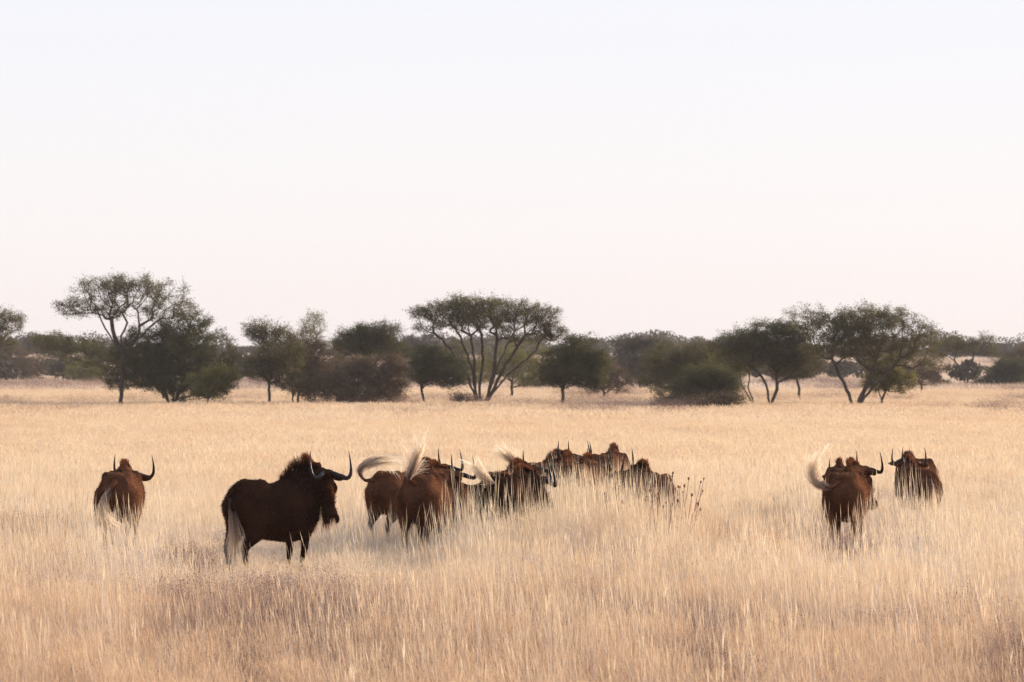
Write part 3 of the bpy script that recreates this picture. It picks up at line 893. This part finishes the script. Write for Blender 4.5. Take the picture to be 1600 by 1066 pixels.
def build_tree(label, bpx, s, blobs, leaf='olive', ntips=260, nleaf=16000, trunk_r=0.16, stems=None, bias=0.35, fork=0.35,
               seed=1, lsize=0.085, cat='tree', group='acacia trees across the plain', ztop=None, name='acacia_tree', thick=0.8, twig=0.45, rexp=0.8):
    """blobs are (centre px, centre row, half width px, half height px) of the crown masses; converted to metres at the
    tree's own distance, with a depth like their width"""
    rng = np.random.default_rng(seed)
    base = at(bpx, s)
    zb = base.z
    ntips = int(ntips * 1.25); nleaf = int(nleaf * 1.5)
    bl = []
    for b in blobs:
        cx, cy, rx, ry = b[:4]
        dy = (b[4] if len(b) > 4 else rng.uniform(-0.5, 0.5) * rx * 0.8) / s
        X = (cx - bpx) / s
        Z = CAMH + (HOR - cy) / s - zb
        bl.append((X, dy, Z, rx / s * 1.04, rx / s * thick, ry / s * 1.2))
    bl = np.array(bl)
    vol = bl[:, 3] * bl[:, 4] * np.maximum(bl[:, 5], 0.1)
    pr = vol ** 0.75; pr /= pr.sum()
    def sample(n, flat=0.6):
        i = rng.choice(len(bl), n, p=pr)
        v = rng.normal(size=(n, 3)); v /= np.linalg.norm(v, axis=1)[:, None]
        v *= (rng.uniform(0, 1, n) ** 0.34)[:, None] * 1.12
        # clumpy: pull towards a few centres
        return np.column_stack([bl[i, 0] + v[:, 0] * bl[i, 3], bl[i, 1] + v[:, 1] * bl[i, 4], bl[i, 2] + v[:, 2] * bl[i, 5]]), i
    tips, _ = sample(ntips)
    tips[:, 2] = np.maximum(tips[:, 2], 0.12)
    top = bl[:, 2].max()
    # node graph
    pos = [np.array([0, 0, -0.15])]; par = [-1]; plen = [0.0]
    def addnode(p, q):
        pos.append(np.array(p, float)); par.append(q); plen.append(plen[q] + np.linalg.norm(pos[-1] - pos[q])); return len(pos) - 1
    if stems is None:
        stems = [[(0, 0, top * fork)]]
    for st in stems:
        q = 0
        prev = pos[0]
        for p in st:
            p = np.array(p, float)
            if len(p) == 3:
                steps = max(1, int(np.linalg.norm(p - prev) / 0.35))
                for k in range(1, steps + 1):
                    w = prev + (p - prev) * k / steps + (rng.normal(size=3) * 0.03 if k < steps else 0)
                    q = addnode(w, q)
                prev = p
    n_stem = len(pos)
    PA = np.zeros((n_stem + ntips * 8 + 10, 3)); LA = np.zeros(len(PA))
    PA[:n_stem] = pos; LA[:n_stem] = plen
    cnt = n_stem
    lowlim = 0.25 * top * fork
    LA[:n_stem][PA[:n_stem, 2] < lowlim] += 3.0     # keep limbs off the foot of the trunk
    order = np.argsort(np.linalg.norm(tips - np.array([0, 0, top * fork]), axis=1))
    tipidx = []
    for i in order:
        t = tips[i]
        dd = np.linalg.norm(PA[:cnt] - t, axis=1) + bias * LA[:cnt] + 0.25 * np.maximum(0, PA[:cnt, 2] - t[2])
        j = int(np.argmin(dd))
        L = np.linalg.norm(t - PA[j])
        steps = min(7, max(1, int(L / 0.4)))
        q = j
        a = PA[j].copy()
        for k in range(1, steps + 1):
            f = k / steps
            w = a + (t - a) * f
            if k < steps:
                w = w + rng.normal(size=3) * 0.05 * L ** 0.5
                w[2] += 0.10 * L * math.sin(f * math.pi) * (1 if t[2] < a[2] + 0.4 * L else -0.4)
            if cnt >= len(PA): break
            PA[cnt] = w; LA[cnt] = LA[q] + np.linalg.norm(w - PA[q]); par.append(q)
            q = cnt; cnt += 1
        tipidx.append(q)
    par = np.array(par[:cnt]); PA = PA[:cnt]
    rad = np.zeros(cnt)
    ex = 2.3
    child = np.zeros(cnt)
    for i in range(cnt - 1, 0, -1):
        r = max(child[i], 0.009 ** ex)
        rad[i] = r ** (1 / ex)
        child[par[i]] += r
    rad[0] = child[0] ** (1 / ex)
    rad *= 1.0
    mx = rad[1]
    k_ = trunk_r / max(rad.max(), 1e-6)
    w = np.clip(rad / rad.max(), 0, 1)
    rad = rad * (1 + (k_ - 1) * w ** rexp)
    rad = np.maximum(rad, 0.010)
    # frustums
    a = np.arange(1, cnt); b = par[1:]
    p1, p0 = PA[a], PA[b]
    r1 = rad[a]; r0 = np.minimum(rad[b], rad[a] * 1.35)
    main_axis = p1 - p0
    ln = np.linalg.norm(main_axis, axis=1)[:, None] + 1e-9
    T = main_axis / ln
    ref = np.where(np.abs(T[:, 2:3]) > 0.9, np.array([[1.0, 0, 0]]), np.array([[0, 0, 1.0]]))
    S = np.cross(T, ref); S /= np.linalg.norm(S, axis=1)[:, None]
    B = np.cross(T, S)
    ns = 6
    ang = np.linspace(0, 2 * math.pi, ns, endpoint=False)
    cs = np.cos(ang)[None, :, None]; sn = np.sin(ang)[None, :, None]
    p0e = p0 - T * (r0 * 0.3)[:, None]; p1e = p1 + T * (r1 * 0.3)[:, None]
    ring0 = p0e[:, None] + (S[:, None] * cs + B[:, None] * sn) * r0[:, None, None]
    ring1 = p1e[:, None] + (S[:, None] * cs + B[:, None] * sn) * r1[:, None, None]
    V = np.concatenate([ring0, ring1], 1).reshape(-1, 3)
    ii = np.arange(len(a))[:, None] * (2 * ns); j = np.arange(ns)[None]; jn = (j + 1) % ns
    F = np.stack([ii + j, ii + jn, ii + ns + jn, ii + ns + j], -1).reshape(-1, 4)
    # twigs: thin two-face needles around the tips
    tp = PA[np.array(tipidx)]
    nt_ = ntips * 5
    si = rng.integers(0, len(tp), nt_)
    st0 = tp[si] + rng.normal(size=(nt_, 3)) * 0.10
    dr = (st0 - np.array([0, 0, top * fork])); dr /= np.linalg.norm(dr, axis=1)[:, None] + 1e-9
    dr = dr * 0.5 + rng.normal(size=(nt_, 3)) * np.array([0.75, 0.75, 0.4]) + np.array([0, 0, 0.15])
    dr /= np.linalg.norm(dr, axis=1)[:, None]
    tl = rng.uniform(0.25, 1.0, nt_) * twig * 1.3
    Vt, Ft, _ = strands(st0, dr, tl, 0.016, 2, (0, 0, 0.05), rng, 0.2)
    F = np.vstack([F, Ft + len(V)]); V = np.vstack([V, Vt])
    root = empty(name, base)
    tag(root, label, cat, group)
    mesh_obj('trunk', V, F, M_BARK, root)
    # leaves along twigs and tips
    nl = nleaf
    w_ = rng.integers(0, nt_, nl)
    f = rng.uniform(0.0, 1.0, nl)
    c = st0[w_] + dr[w_] * (tl[w_] * f)[:, None] + rng.normal(size=(nl, 3)) * np.array([0.10, 0.10, 0.055]) * (lsize / 0.085)
    q1 = rng.normal(size=(nl, 3)) * np.array([1, 1, 0.55]); q1 /= np.linalg.norm(q1, axis=1)[:, None]
    q2 = np.cross(q1, rng.normal(size=(nl, 3))); q2 /= np.linalg.norm(q2, axis=1)[:, None]
    sz = lsize * rng.uniform(0.5, 1.3, nl)
    q1 = q1 * sz[:, None] * 0.55; q2 = q2 * sz[:, None] * 0.24
    LV = np.stack([c - q1, c + q2, c + q1, c - q2], 1).reshape(-1, 3)
    LV[:, 2] = np.maximum(LV[:, 2], 0.02)
    LF = np.arange(len(LV)).reshape(-1, 4)
    mesh_obj('crown', LV, LF, LEAF[leaf] if isinstance(leaf, str) else leaf, root)
    return root

S0 = 26.7
def trees():
    T = build_tree
    far = 'scrubby trees and bushes behind the front trees'
    front = 'acacia trees along the front of the tree line'
    T('spreading acacia crown cut off by the left edge of the view', -22, 25.5, [(-20, 500, 50, 14), (10, 508, 28, 18), (-5, 535, 30, 8), (-60, 515, 35, 16)], 'olive', 240, 15000, 0.17, seed=1, group=front)
    T('tall flat-topped acacia with bare forking limbs, highest tree on the left', 189, 27, [(130, 478, 36, 13), (165, 457, 45, 18), (215, 455, 48, 20), (262, 470, 36, 22), (280, 488, 22, 12), (185, 445, 50, 9), (110, 485, 22, 7), (188, 488, 42, 9), (235, 492, 30, 9)],
      'olive', 380, 15000, 0.20, rexp=0.6, stems=[[(0.05, 0, 3.3), (-0.5, 0, 4.1), (-1.1, 0.2, 5.1)], [(0.05, 0, 3.4), (-0.35, -0.3, 4.3), (-0.5, -0.5, 5.3)], [(0.05, 0, 3.4), (-0.05, 0.4, 4.3), (0.3, 0.7, 5.1)],
         [(0.05, 0, 2.9), (0.6, 0, 3.8), (1.05, 0, 4.5), (1.0, 0, 5.4)], [(0.05, 0, 2.9), (0.9, -0.2, 4.1), (1.9, -0.4, 5.0)], [(0.05, 0, 2.9), (1.2, 0.3, 3.8), (2.5, 0.5, 4.4)]], fork=0.62, seed=2, group=front, bias=0.3)
    T('broad rounded dense dark acacia beside the tall flat-topped one, several low stems', 268, 26.7, [(255, 560, 70, 34), (305, 552, 60, 34), (290, 520, 45, 26), (220, 575, 50, 28), (320, 590, 45, 26), (240, 540, 50, 22), (185, 590, 26, 14), (260, 592, 60, 16), (300, 608, 45, 14), (340, 600, 30, 16)],
      'dark', 900, 90000, 0.14, stems=[[(-0.4, 0, 1.3)], [(0.1, 0.1, 1.4)], [(0.5, -0.1, 1.2)]], seed=3, group=front, bias=0.5)
    T('yellow-green sunlit side of the broad dark acacia, painted as separate foliage', 325, 27.2, [(325, 600, 34, 15), (345, 588, 24, 12)], 'green', 120, 8000, 0.05, seed=4, cat='shrub', name='shrub', group=None)  # acacia's lit right side put into green leaf colour, added as its own plant
    T('low flat acacia with drooping branches behind the tall trunk on the left', 256, 23, [(120, 540, 48, 9), (150, 560, 50, 14), (80, 535, 30, 8)], 'dark', 200, 12000, 0.12, seed=5, group=far)
    T('olive brown bush at the left edge under the cut-off acacia', 25, 14, [(-10, 568, 40, 26), (30, 570, 38, 24), (55, 585, 20, 12)], 'brown', 260, 20000, 0.12, seed=6, cat='bush', name='bush', group=far, lsize=0.13)
    T('dark spreading tree with greener lower side, left of the tall acacia', 115, 14.5, [(85, 545, 35, 16), (110, 565, 38, 24), (135, 580, 25, 14), (75, 530, 25, 9)], 'olive', 260, 18000, 0.14, seed=7, group=far, lsize=0.13)
    T('bright green low bush between the dark tree and the tall trunk', 132, 15, [(132, 582, 22, 13)], 'green', 90, 6000, 0.06, seed=8, cat='bush', name='bush', group=far, lsize=0.12)
    T('thin scraggly acacia with one straight trunk right of the broad dark acacia', 421, 27, [(418, 522, 28, 14), (435, 545, 35, 24), (408, 575, 30, 20), (440, 580, 32, 20), (400, 520, 16, 10)], 'olive', 330, 20000, 0.09, stems=[[(0, 0, 1.6)]], seed=9, group=front, twig=0.6)
    T('leaning twin-stemmed tree with golden-green top beside the scraggly one', 459, 26.5, [(470, 545, 32, 18), (490, 560, 32, 22), (468, 585, 38, 22), (500, 590, 32, 18), (480, 605, 34, 10)], 'brown', 340, 24000, 0.09, stems=[[(-0.1, 0, 1.5)], [(0.4, 0, 1.2)]], seed=10, group=front)
    T('wispy pale sapling poking above the golden-green tree', 492, 25, [(490, 508, 16, 14), (480, 525, 18, 10)], 'green', 70, 1600, 0.05, stems=[[(0, 0, 3.4)]], seed=11, group=None, name='sapling', fork=0.8)
    T('flat fan-shaped acacia standing behind the brown thicket', 575, 24.5, [(545, 545, 32, 14), (585, 538, 38, 18), (610, 550, 30, 13), (590, 520, 30, 10), (555, 525, 22, 8)], 'dark', 380, 26000, 0.13, seed=12, group=front, twig=0.6, stems=[[(0, 0, 1.8)]])
    T('wide brown thicket of tangled bushes with leafless lower twigs', 560, 26.8, [(540, 590, 45, 24), (590, 585, 42, 22), (610, 600, 25, 18), (560, 612, 45, 12), (520, 605, 28, 14), (615, 570, 20, 10), (575, 622, 50, 9), (500, 615, 24, 12)], 'brown', 560, 42000, 0.08, stems=[[(-0.8, 0, 0.7)], [(0.2, 0, 0.8)], [(0.9, 0.1, 0.6)]], seed=13, cat='bush', name='thicket', group=None)
    T('small round acacia on a thin leaning trunk left of the great umbrella acacia', 668, 27, [(668, 565, 24, 20), (690, 578, 28, 20), (662, 590, 18, 12), (705, 595, 20, 10)], 'dark', 280, 20000, 0.08, stems=[[(-0.35, 0, 1.2)]], seed=14, group=front)
    T('great umbrella acacia with many fanning stems and a bird near its right side', 752, 26.7, [(690, 488, 42, 11), (735, 482, 48, 13), (790, 486, 48, 14), (835, 495, 40, 14), (855, 518, 26, 9), (660, 492, 20, 6), (665, 515, 20, 5), (760, 505, 60, 12), (830, 528, 40, 6), (745, 476, 40, 7), (700, 505, 30, 10)],
      'olive', 700, 30000, 0.23, rexp=0.3, stems=[[(-0.45, 0.1, 1.1), (-1.0, 0.2, 2.4), (-1.7, 0.2, 3.8)], [(-0.45, 0.1, 1.1), (-1.1, -0.3, 2.6), (-2.3, -0.5, 4.2)], [(-0.35, -0.2, 1.2), (-0.4, -0.3, 3.0), (-0.6, -0.3, 4.4)],
      [(-0.35, -0.2, 1.2), (-0.55, 0.4, 2.6), (-1.2, 0.7, 4.3)], [(-0.1, 0.3, 1.0), (0.1, 0.5, 3.0), (0.0, 0.5, 4.5)], [(0.4, 0, 0.9), (0.8, 0, 2.6), (0.9, 0.1, 4.4)], [(0.4, 0, 0.9), (0.9, 0, 2.4), (1.6, 0.3, 4.0)],
      [(0.5, -0.2, 0.8), (1.3, -0.3, 2.4), (2.3, -0.4, 4.0)], [(0.5, -0.2, 0.8), (1.8, -0.3, 2.3), (3.2, -0.4, 3.5)]],
      fork=0.6, seed=15, group=front, bias=0.22, twig=0.4)
    T('small golden-green tree with twisted trunk seen through the umbrella acacia', 800, 21, [(790, 562, 40, 18), (830, 558, 34, 18), (765, 580, 28, 16), (815, 590, 26, 12), (850, 575, 22, 12)], 'green', 260, 11000, 0.11, seed=16, group=far, stems=[[(0, 0, 1.4)]], lsize=0.09)
    T('dense dark mid-height acacia right of the umbrella acacia, one straight trunk', 879, 29, [(905, 552, 32, 20), (880, 572, 32, 20), (925, 575, 26, 18), (900, 590, 42, 12), (862, 590, 22, 12)], 'dark', 380, 32000, 0.10, stems=[[(0, 0, 1.3)]], seed=17, group=front)
    T('dark blue-green low bush between the umbrella acacia and the dense dark one', 850, 17, [(850, 598, 34, 14), (828, 600, 18, 10)], 'dark', 160, 12000, 0.07, seed=18, cat='bush', name='bush', group=far, lsize=0.12)
    T('greyish brown tree with bare low branches behind the dense dark acacia', 943, 22, [(940, 585, 26, 20), (965, 595, 25, 14), (925, 600, 22, 12)], 'brown', 240, 11000, 0.08, stems=[[(0, 0, 1.0)]], seed=19, group=far)
    T('flat-topped grey tree in the distance between the two dark acacias', 1000, 17.5, [(985, 538, 26, 9), (1020, 540, 28, 9), (1000, 565, 40, 22), (1015, 590, 34, 14)], 'grey', 380, 26000, 0.13, seed=20, group=far, lsize=0.11)
    T('sprawling olive acacia behind the low dark shrub right of centre', 1068, 25, [(1050, 565, 38, 22), (1085, 560, 34, 18), (1040, 590, 34, 22), (1110, 575, 26, 18), (1070, 600, 36, 16)], 'olive', 460, 34000, 0.11, stems=[[(-0.4, 0, 1.0)], [(0.3, 0, 1.2)]], seed=21, group=front)
    T('yellowish green bush rising on the right of the low dark shrub', 1135, 25.5, [(1135, 580, 20, 22), (1140, 600, 16, 12), (1125, 560, 14, 10)], 'green', 150, 9000, 0.06, seed=22, cat='bush', name='bush', group=None)
    T('low dark grey-green shrub with a skirt of dead twigs, nearest of the tree line', 1100, 29.5, [(1105, 605, 36, 17), (1072, 612, 26, 12), (1130, 606, 20, 14), (1100, 588, 28, 8), (1120, 592, 22, 8), (1060, 625, 30, 7), (1135, 622, 22, 8)], 'dark', 340, 26000, 0.06, twig=0.75, seed=23, cat='shrub', name='shrub', group=None)
    T('tangle of dead brown brush lying around the foot of the low dark shrub', 1090, 30, [(1050, 634, 28, 5), (1095, 634, 40, 6), (1135, 628, 20, 8)], 'brown', 300, 5000, 0.03, seed=24, cat='brush', name='dead_brush', group=None, fork=0.3, twig=0.6)
    T('dead brown brush at the left foot of the great umbrella acacia', 725, 26.9, [(722, 624, 16, 5), (742, 628, 14, 4)], 'brown', 90, 800, 0.03, seed=25, cat='brush', name='dead_brush', group=None, fork=0.3, twig=0.45)
    T('dense dark wide acacia with twin trunks left of the V-forked acacia', 1205, 26.5, [(1160, 538, 36, 14), (1200, 532, 44, 20), (1235, 530, 34, 20), (1195, 560, 52, 18), (1240, 565, 34, 20), (1130, 545, 22, 9)], 'dark', 560, 44000, 0.13, stems=[[(-0.3, 0, 1.5)], [(0.35, 0.1, 1.6)]], seed=26, group=front, fork=0.42)
    T('thin leaning bare-stemmed tree left of the twin-trunked acacia', 1182, 26.2, [(1150, 575, 20, 12), (1165, 560, 22, 12)], 'olive', 110, 5000, 0.06, stems=[[(-0.9, 0, 1.5)], [(-0.5, 0.1, 1.3)]], seed=27, group=front)
    T('tall spreading acacia forking in a V close to the ground, largest on the right', 1335, 26.9, [(1262, 500, 34, 14), (1295, 510, 42, 22), (1330, 520, 40, 26), (1370, 505, 48, 22), (1405, 520, 44, 28), (1440, 528, 26, 18), (1380, 550, 50, 20), (1300, 545, 40, 14), (1430, 560, 34, 16), (1345, 500, 42, 14), (1335, 545, 40, 16), (1345, 522, 40, 18)],
      'olive', 720, 42000, 0.19, rexp=0.4, stems=[[(-0.6, 0, 1.6), (-1.3, 0.2, 3.0)], [(0.7, 0.1, 1.4), (1.3, 0.1, 3.0)], [(1.0, -0.2, 1.3), (2.3, -0.3, 2.6)]], seed=28, group=front, fork=0.5, bias=0.28)
    T('small tree on a short stump-like trunk under the V-forked acacia, left side', 1249, 22, [(1230, 578, 26, 14), (1262, 572, 26, 14), (1245, 560, 22, 10)], 'brown', 180, 9000, 0.10, stems=[[(0, 0, 1.0)]], seed=29, group=far)
    T('bright olive-green leafy bush under the right side of the V-forked acacia', 1378, 26.5, [(1375, 590, 26, 16), (1400, 598, 24, 13), (1388, 575, 16, 12)], 'green', 220, 14000, 0.07, stems=[[(0, 0, 0.6)]], seed=30, cat='bush', name='bush', group=None)
    T('brown drooping tree between the V-forked acacia and the open-crowned one', 1440, 19, [(1430, 578, 30, 14), (1455, 570, 24, 12), (1440, 592, 24, 10)], 'brown', 200, 11000, 0.09, seed=31, group=far)
    T('open-crowned small acacia on thin forking stems on the grassy slope at right', 1511, 15.5, [(1487, 538, 18, 9), (1515, 545, 20, 8), (1536, 533, 18, 9), (1545, 550, 16, 7), (1470, 548, 14, 8)], 'olive', 220, 10000, 0.14, stems=[[(-0.4, 0, 1.2), (-1.3, 0, 2.6)], [(0.1, 0.1, 1.5), (0.7, 0, 3.2)], [(0.6, 0, 1.6)]], seed=32, group=far, lsize=0.12, fork=0.55)
    T('dark green bush at the right edge of the view', 1560, 16, [(1560, 590, 22, 16), (1585, 585, 26, 20)], 'dark', 240, 20000, 0.10, seed=33, cat='bush', name='bush', group=far, lsize=0.13)
    T('brownish tree cut off by the right edge, rising above the dark green bush', 1600, 15.5, [(1590, 565, 26, 14), (1615, 560, 30, 18)], 'brown', 200, 14000, 0.11, seed=34, group=far, lsize=0.13)
    T('small dark shrub left of the open-crowned acacia on the slope', 1468, 15.5, [(1468, 606, 13, 7)], 'dark', 60, 3500, 0.05, seed=35, cat='shrub', name='shrub', group=far, lsize=0.12)
    T('small dark shrub right of the open-crowned acacia on the slope', 1532, 15.8, [(1533, 603, 12, 9)], 'dark', 60, 3500, 0.05, seed=36, cat='shrub', name='shrub', group=far, lsize=0.12)
    T('bluish distant tree with small flat clumps just left of the umbrella acacia', 655, 10.5, [(640, 530, 12, 5), (668, 528, 10, 4), (655, 540, 22, 9), (680, 535, 8, 4), (655, 558, 24, 12)], 'grey', 220, 12000, 0.16, seed=37, group=far, lsize=0.18, fork=0.5)
    T('rounded grey bush behind the round acacia and the umbrella acacia', 715, 16, [(715, 560, 26, 24), (740, 585, 24, 18)], 'olive', 220, 14000, 0.1, seed=38, cat='bush', name='bush', group=far, lsize=0.13)
if True:
    trees()

def far_woodland():
    """the dark wood along the low ridge, one continuous mass"""
    rng = np.random.default_rng(9)
    LVs, TVs = [], []
    n = 620
    u = rng.uniform(-1, 1, n)
    Y = rng.uniform(640, 900, n)
    X = u * (0.1335 * 1.25 * Y)
    keepn = (fbm(X / 30, Y / 60, 91) > 0.36)
    X, Y = X[keepn], Y[keepn]
    # lower scrub on the flat in front of the ridge
    m = 260
    Y2 = rng.uniform(380, 620, m); X2 = rng.uniform(-1, 1, m) * 0.15 * Y2
    px2 = 800 + X2 * FPX / Y2
    k2 = (fbm(X2 / 14, Y2 / 50, 95) > 0.36) & ~((px2 > 1440) & (px2 < 1560) & (Y2 > 420))
    X2, Y2 = X2[k2], Y2[k2]
    big = np.concatenate([np.ones(len(X)), np.zeros(len(X2))])
    X = np.concatenate([X, X2]); Y = np.concatenate([Y, Y2])
    Z = gz(X, Y)
    for x, y, z, b in zip(X, Y, Z, big):
        H = rng.uniform(1.6, 3.0) + 2.6 * sstep(0.4, 0.75, vnoise(np.array([x / 9.0]), np.array([y / 60.0]), 93))[0] if b else rng.uniform(1.5, 3.4)
        Rr = H * rng.uniform(0.55, 1.0)
        nb = 3
        cnt = 420
        i = rng.integers(0, nb, cnt)
        bc = np.column_stack([rng.uniform(-0.6, 0.6, nb) * Rr, rng.uniform(-0.6, 0.6, nb) * Rr, rng.uniform(0.45, 0.8, nb) * H])
        v = rng.normal(size=(cnt, 3)); v /= np.linalg.norm(v, axis=1)[:, None]; v *= (rng.uniform(0, 1, cnt) ** 0.4)[:, None]
        c = bc[i] + v * np.array([Rr * 0.65, Rr * 0.65, H * 0.28])
        c[:, 2] = np.clip(c[:, 2], 0.1, H)
        c += (x, y, z)
        LVs.append(c)
    C = np.vstack(LVs); nl = len(C)
    q1 = rng.normal(size=(nl, 3)); q1 /= np.linalg.norm(q1, axis=1)[:, None]
    q2 = np.cross(q1, rng.normal(size=(nl, 3))); q2 /= np.linalg.norm(q2, axis=1)[:, None]
    q1 *= 0.26; q2 *= 0.14
    V = np.stack([C - q1, C + q2, C + q1, C - q2], 1).reshape(-1, 3)
    F = np.arange(len(V)).reshape(-1, 4)
    o = mesh_obj('far_woodland', V, F, LEAF['grey'])
    tag(o, 'dark scrub woodland along the low ridge on the horizon', 'woodland', kind='stuff')
if True:
    far_woodland()

# ------------------------------------------------------------------ perched bird
def bird():
    s = 26.7
    d = FPX / s
    g = Vector(((853 - 800) / s, d - 0.3, CAMH + (HOR - 524) / s))
    root = empty('perched_bird', g, R(200))
    tag(root, 'hunched dark bird perched in the right side of the umbrella acacia', 'bird')
    P = Parts()
    P.add(loft([(-0.34, 0, -0.20), (-0.22, 0, -0.04), (-0.08, 0, 0.12), (0.04, 0, 0.30), (0.07, 0, 0.42)], [0.05, 0.11, 0.17, 0.16, 0.08], [0.03, 0.09, 0.14, 0.13, 0.07], (0, 1, 0), 14))
    P.add(loft([(0.06, 0, 0.40), (0.09, 0, 0.50), (0.12, 0, 0.56), (0.15, 0, 0.60)], [0.05, 0.045, 0.06, 0.035], [0.05, 0.045, 0.06, 0.035], (0, 1, 0), 12))
    V, F = P.arrays()
    mesh_obj('body', V, F, M_COAT, root, smooth=True)
    P = Parts(); P.add(loft([(0.17, 0, 0.57), (0.22, 0, 0.56), (0.245, 0, 0.52)], [0.02, 0.014, 0.004], [0.02, 0.014, 0.004], (0, 1, 0), 8))
    V, F = P.arrays(); mesh_obj('beak', V, F, M_HORN, root, smooth=True)
    for sy in (-1, 1):
        P = Parts(); P.add(loft([(0.05, sy * 0.15, 0.36), (-0.06, sy * 0.19, 0.18), (-0.2, sy * 0.15, 0.0), (-0.33, sy * 0.08, -0.18)], [0.03, 0.035, 0.03, 0.012], [0.09, 0.14, 0.10, 0.03], (0, 1, 0), 12))
        V, F = P.arrays(); mesh_obj('wing', V, F, M_COAT, root, smooth=True)
        P = Parts(); P.add(loft([(-0.02, sy * 0.06, 0.05), (0.0, sy * 0.06, -0.08), (0.03, sy * 0.06, -0.14)], [0.03, 0.016, 0.016], [0.03, 0.016, 0.016], (0, 1, 0), 8))
        V, F = P.arrays(); mesh_obj('leg', V, F, M_HORN, root, smooth=True)
if True:
    bird()

# ------------------------------------------------------------------ seed-head weeds
M_STEM = mat_solid('weed_stem', [(0.3, (0.32, 0.20, 0.13)), (0.7, (0.46, 0.31, 0.21))], 20, 0.8)
M_SEED = mat_solid('seed_head', [(0.3, (0.20, 0.085, 0.045)), (0.7, (0.36, 0.17, 0.09))], 30, 0.8)
def weed(label, bpx, s, heads, seed):
    """heads: (px, row) of the seed heads"""
    rng = np.random.default_rng(seed)
    g = at(bpx, s)
    root = empty('seed_head_weed', g)
    tag(root, label, 'weed', 'dead weeds with round seed heads beside the herd')
    P = Parts()
    stem_top = np.array([rng.uniform(-0.03, 0.03), 0, 0.35])
    P.add(loft([(0, 0, 0), (0.01, 0, 0.18), stem_top], [0.006] * 3, [0.006] * 3, (0, 1, 0), 6, 3))
    hp = []
    for (hx, hy) in heads:
        p = np.array([(hx - bpx) / s, rng.uniform(-0.12, 0.12), CAMH + (HOR - hy) / s - g.z])
        hp.append(p)
        m1 = stem_top * 0.55 + p * 0.45 + np.array([0.03 * rng.normal(), 0, -0.04])
        P.add(loft([stem_top * (0.6 + 0.4 * rng.uniform()), m1, p], [0.0045, 0.0035, 0.003], [0.0045, 0.0035, 0.003], (0, 1, 0), 6, 4))
    V, F = P.arrays()
    mesh_obj('stem', V, F, M_STEM, root, smooth=True)
    for p in hp:
        P = Parts()
        r = rng.uniform(0.006, 0.012)
        P.add(loft([p - (0, 0, r * 1.3), p - (0, 0, r * 0.6), p + (0, 0, 0.2 * r), p + (0.004, 0, r * 1.1), p + (0.006, 0, r * 1.5)], [r * 0.4, r * 0.95, r, r * 0.7, r * 0.25], [r * 0.4, r * 0.9, r, r * 0.75, r * 0.3], (0, 1, 0), 9, 2))
        V, F = P.arrays()
        V = V + rng.normal(size=V.shape) * r * 0.12
        mesh_obj('seed_head', V, F, M_SEED, root)
weed('dead weed with a cluster of brown seed heads nearest the spiky-horned animal', 1043, 160, [(1052, 740), (1050, 744), (1048, 750), (1043, 748), (1055, 764), (1058, 782), (1040, 785), (1036, 792)], 1)
weed('dead weed with three well spaced seed heads, middle one of the group', 1068, 158, [(1069, 759), (1067, 769), (1080, 773), (1076, 748), (1060, 761), (1063, 762), (1090, 787)], 2)
weed('leaning dead weed with seed heads at the top right, rightmost of the group', 1077, 157, [(1099, 748), (1094, 753), (1097, 767), (1094, 796), (1089, 787)], 3)
weed('dead weed in front of the veiled animals, seed heads over the broadest back', 958, 158, [(955, 734), (962, 737), (967, 760), (966, 765), (948, 742), (945, 772), (972, 785)], 4)
weed('dead weed in front of the orange-lit hump, small scattered seed heads', 1020, 160, [(1023, 760), (1028, 771), (1015, 766), (1010, 776), (1030, 752), (1018, 784)], 5)

# ------------------------------------------------------------------ haze
def haze():
    x0, x1, y0, y1, z0, z1 = -2500, 2500, -65, 2410, -6, 14
    V = [(x, y, z) for z in (z0, z1) for y in (y0, y1) for x in (x0, x1)]
    F = [(0, 2, 3, 1), (4, 5, 7, 6), (0, 1, 5, 4), (2, 6, 7, 3), (0, 4, 6, 2), (1, 3, 7, 5)]
    m, nt, out = new_mat('haze')
    v = nt.nodes.new('ShaderNodeVolumePrincipled')
    v.inputs['Color'].default_value = (0.95, 0.90, 0.88, 1)
    v.inputs['Density'].default_value = 0.00016
    nt.links.new(v.outputs[0], out.inputs['Volume'])
    o = mesh_obj('haze', V, F, m)
    tag(o, kind='stuff')
if True:
    haze()
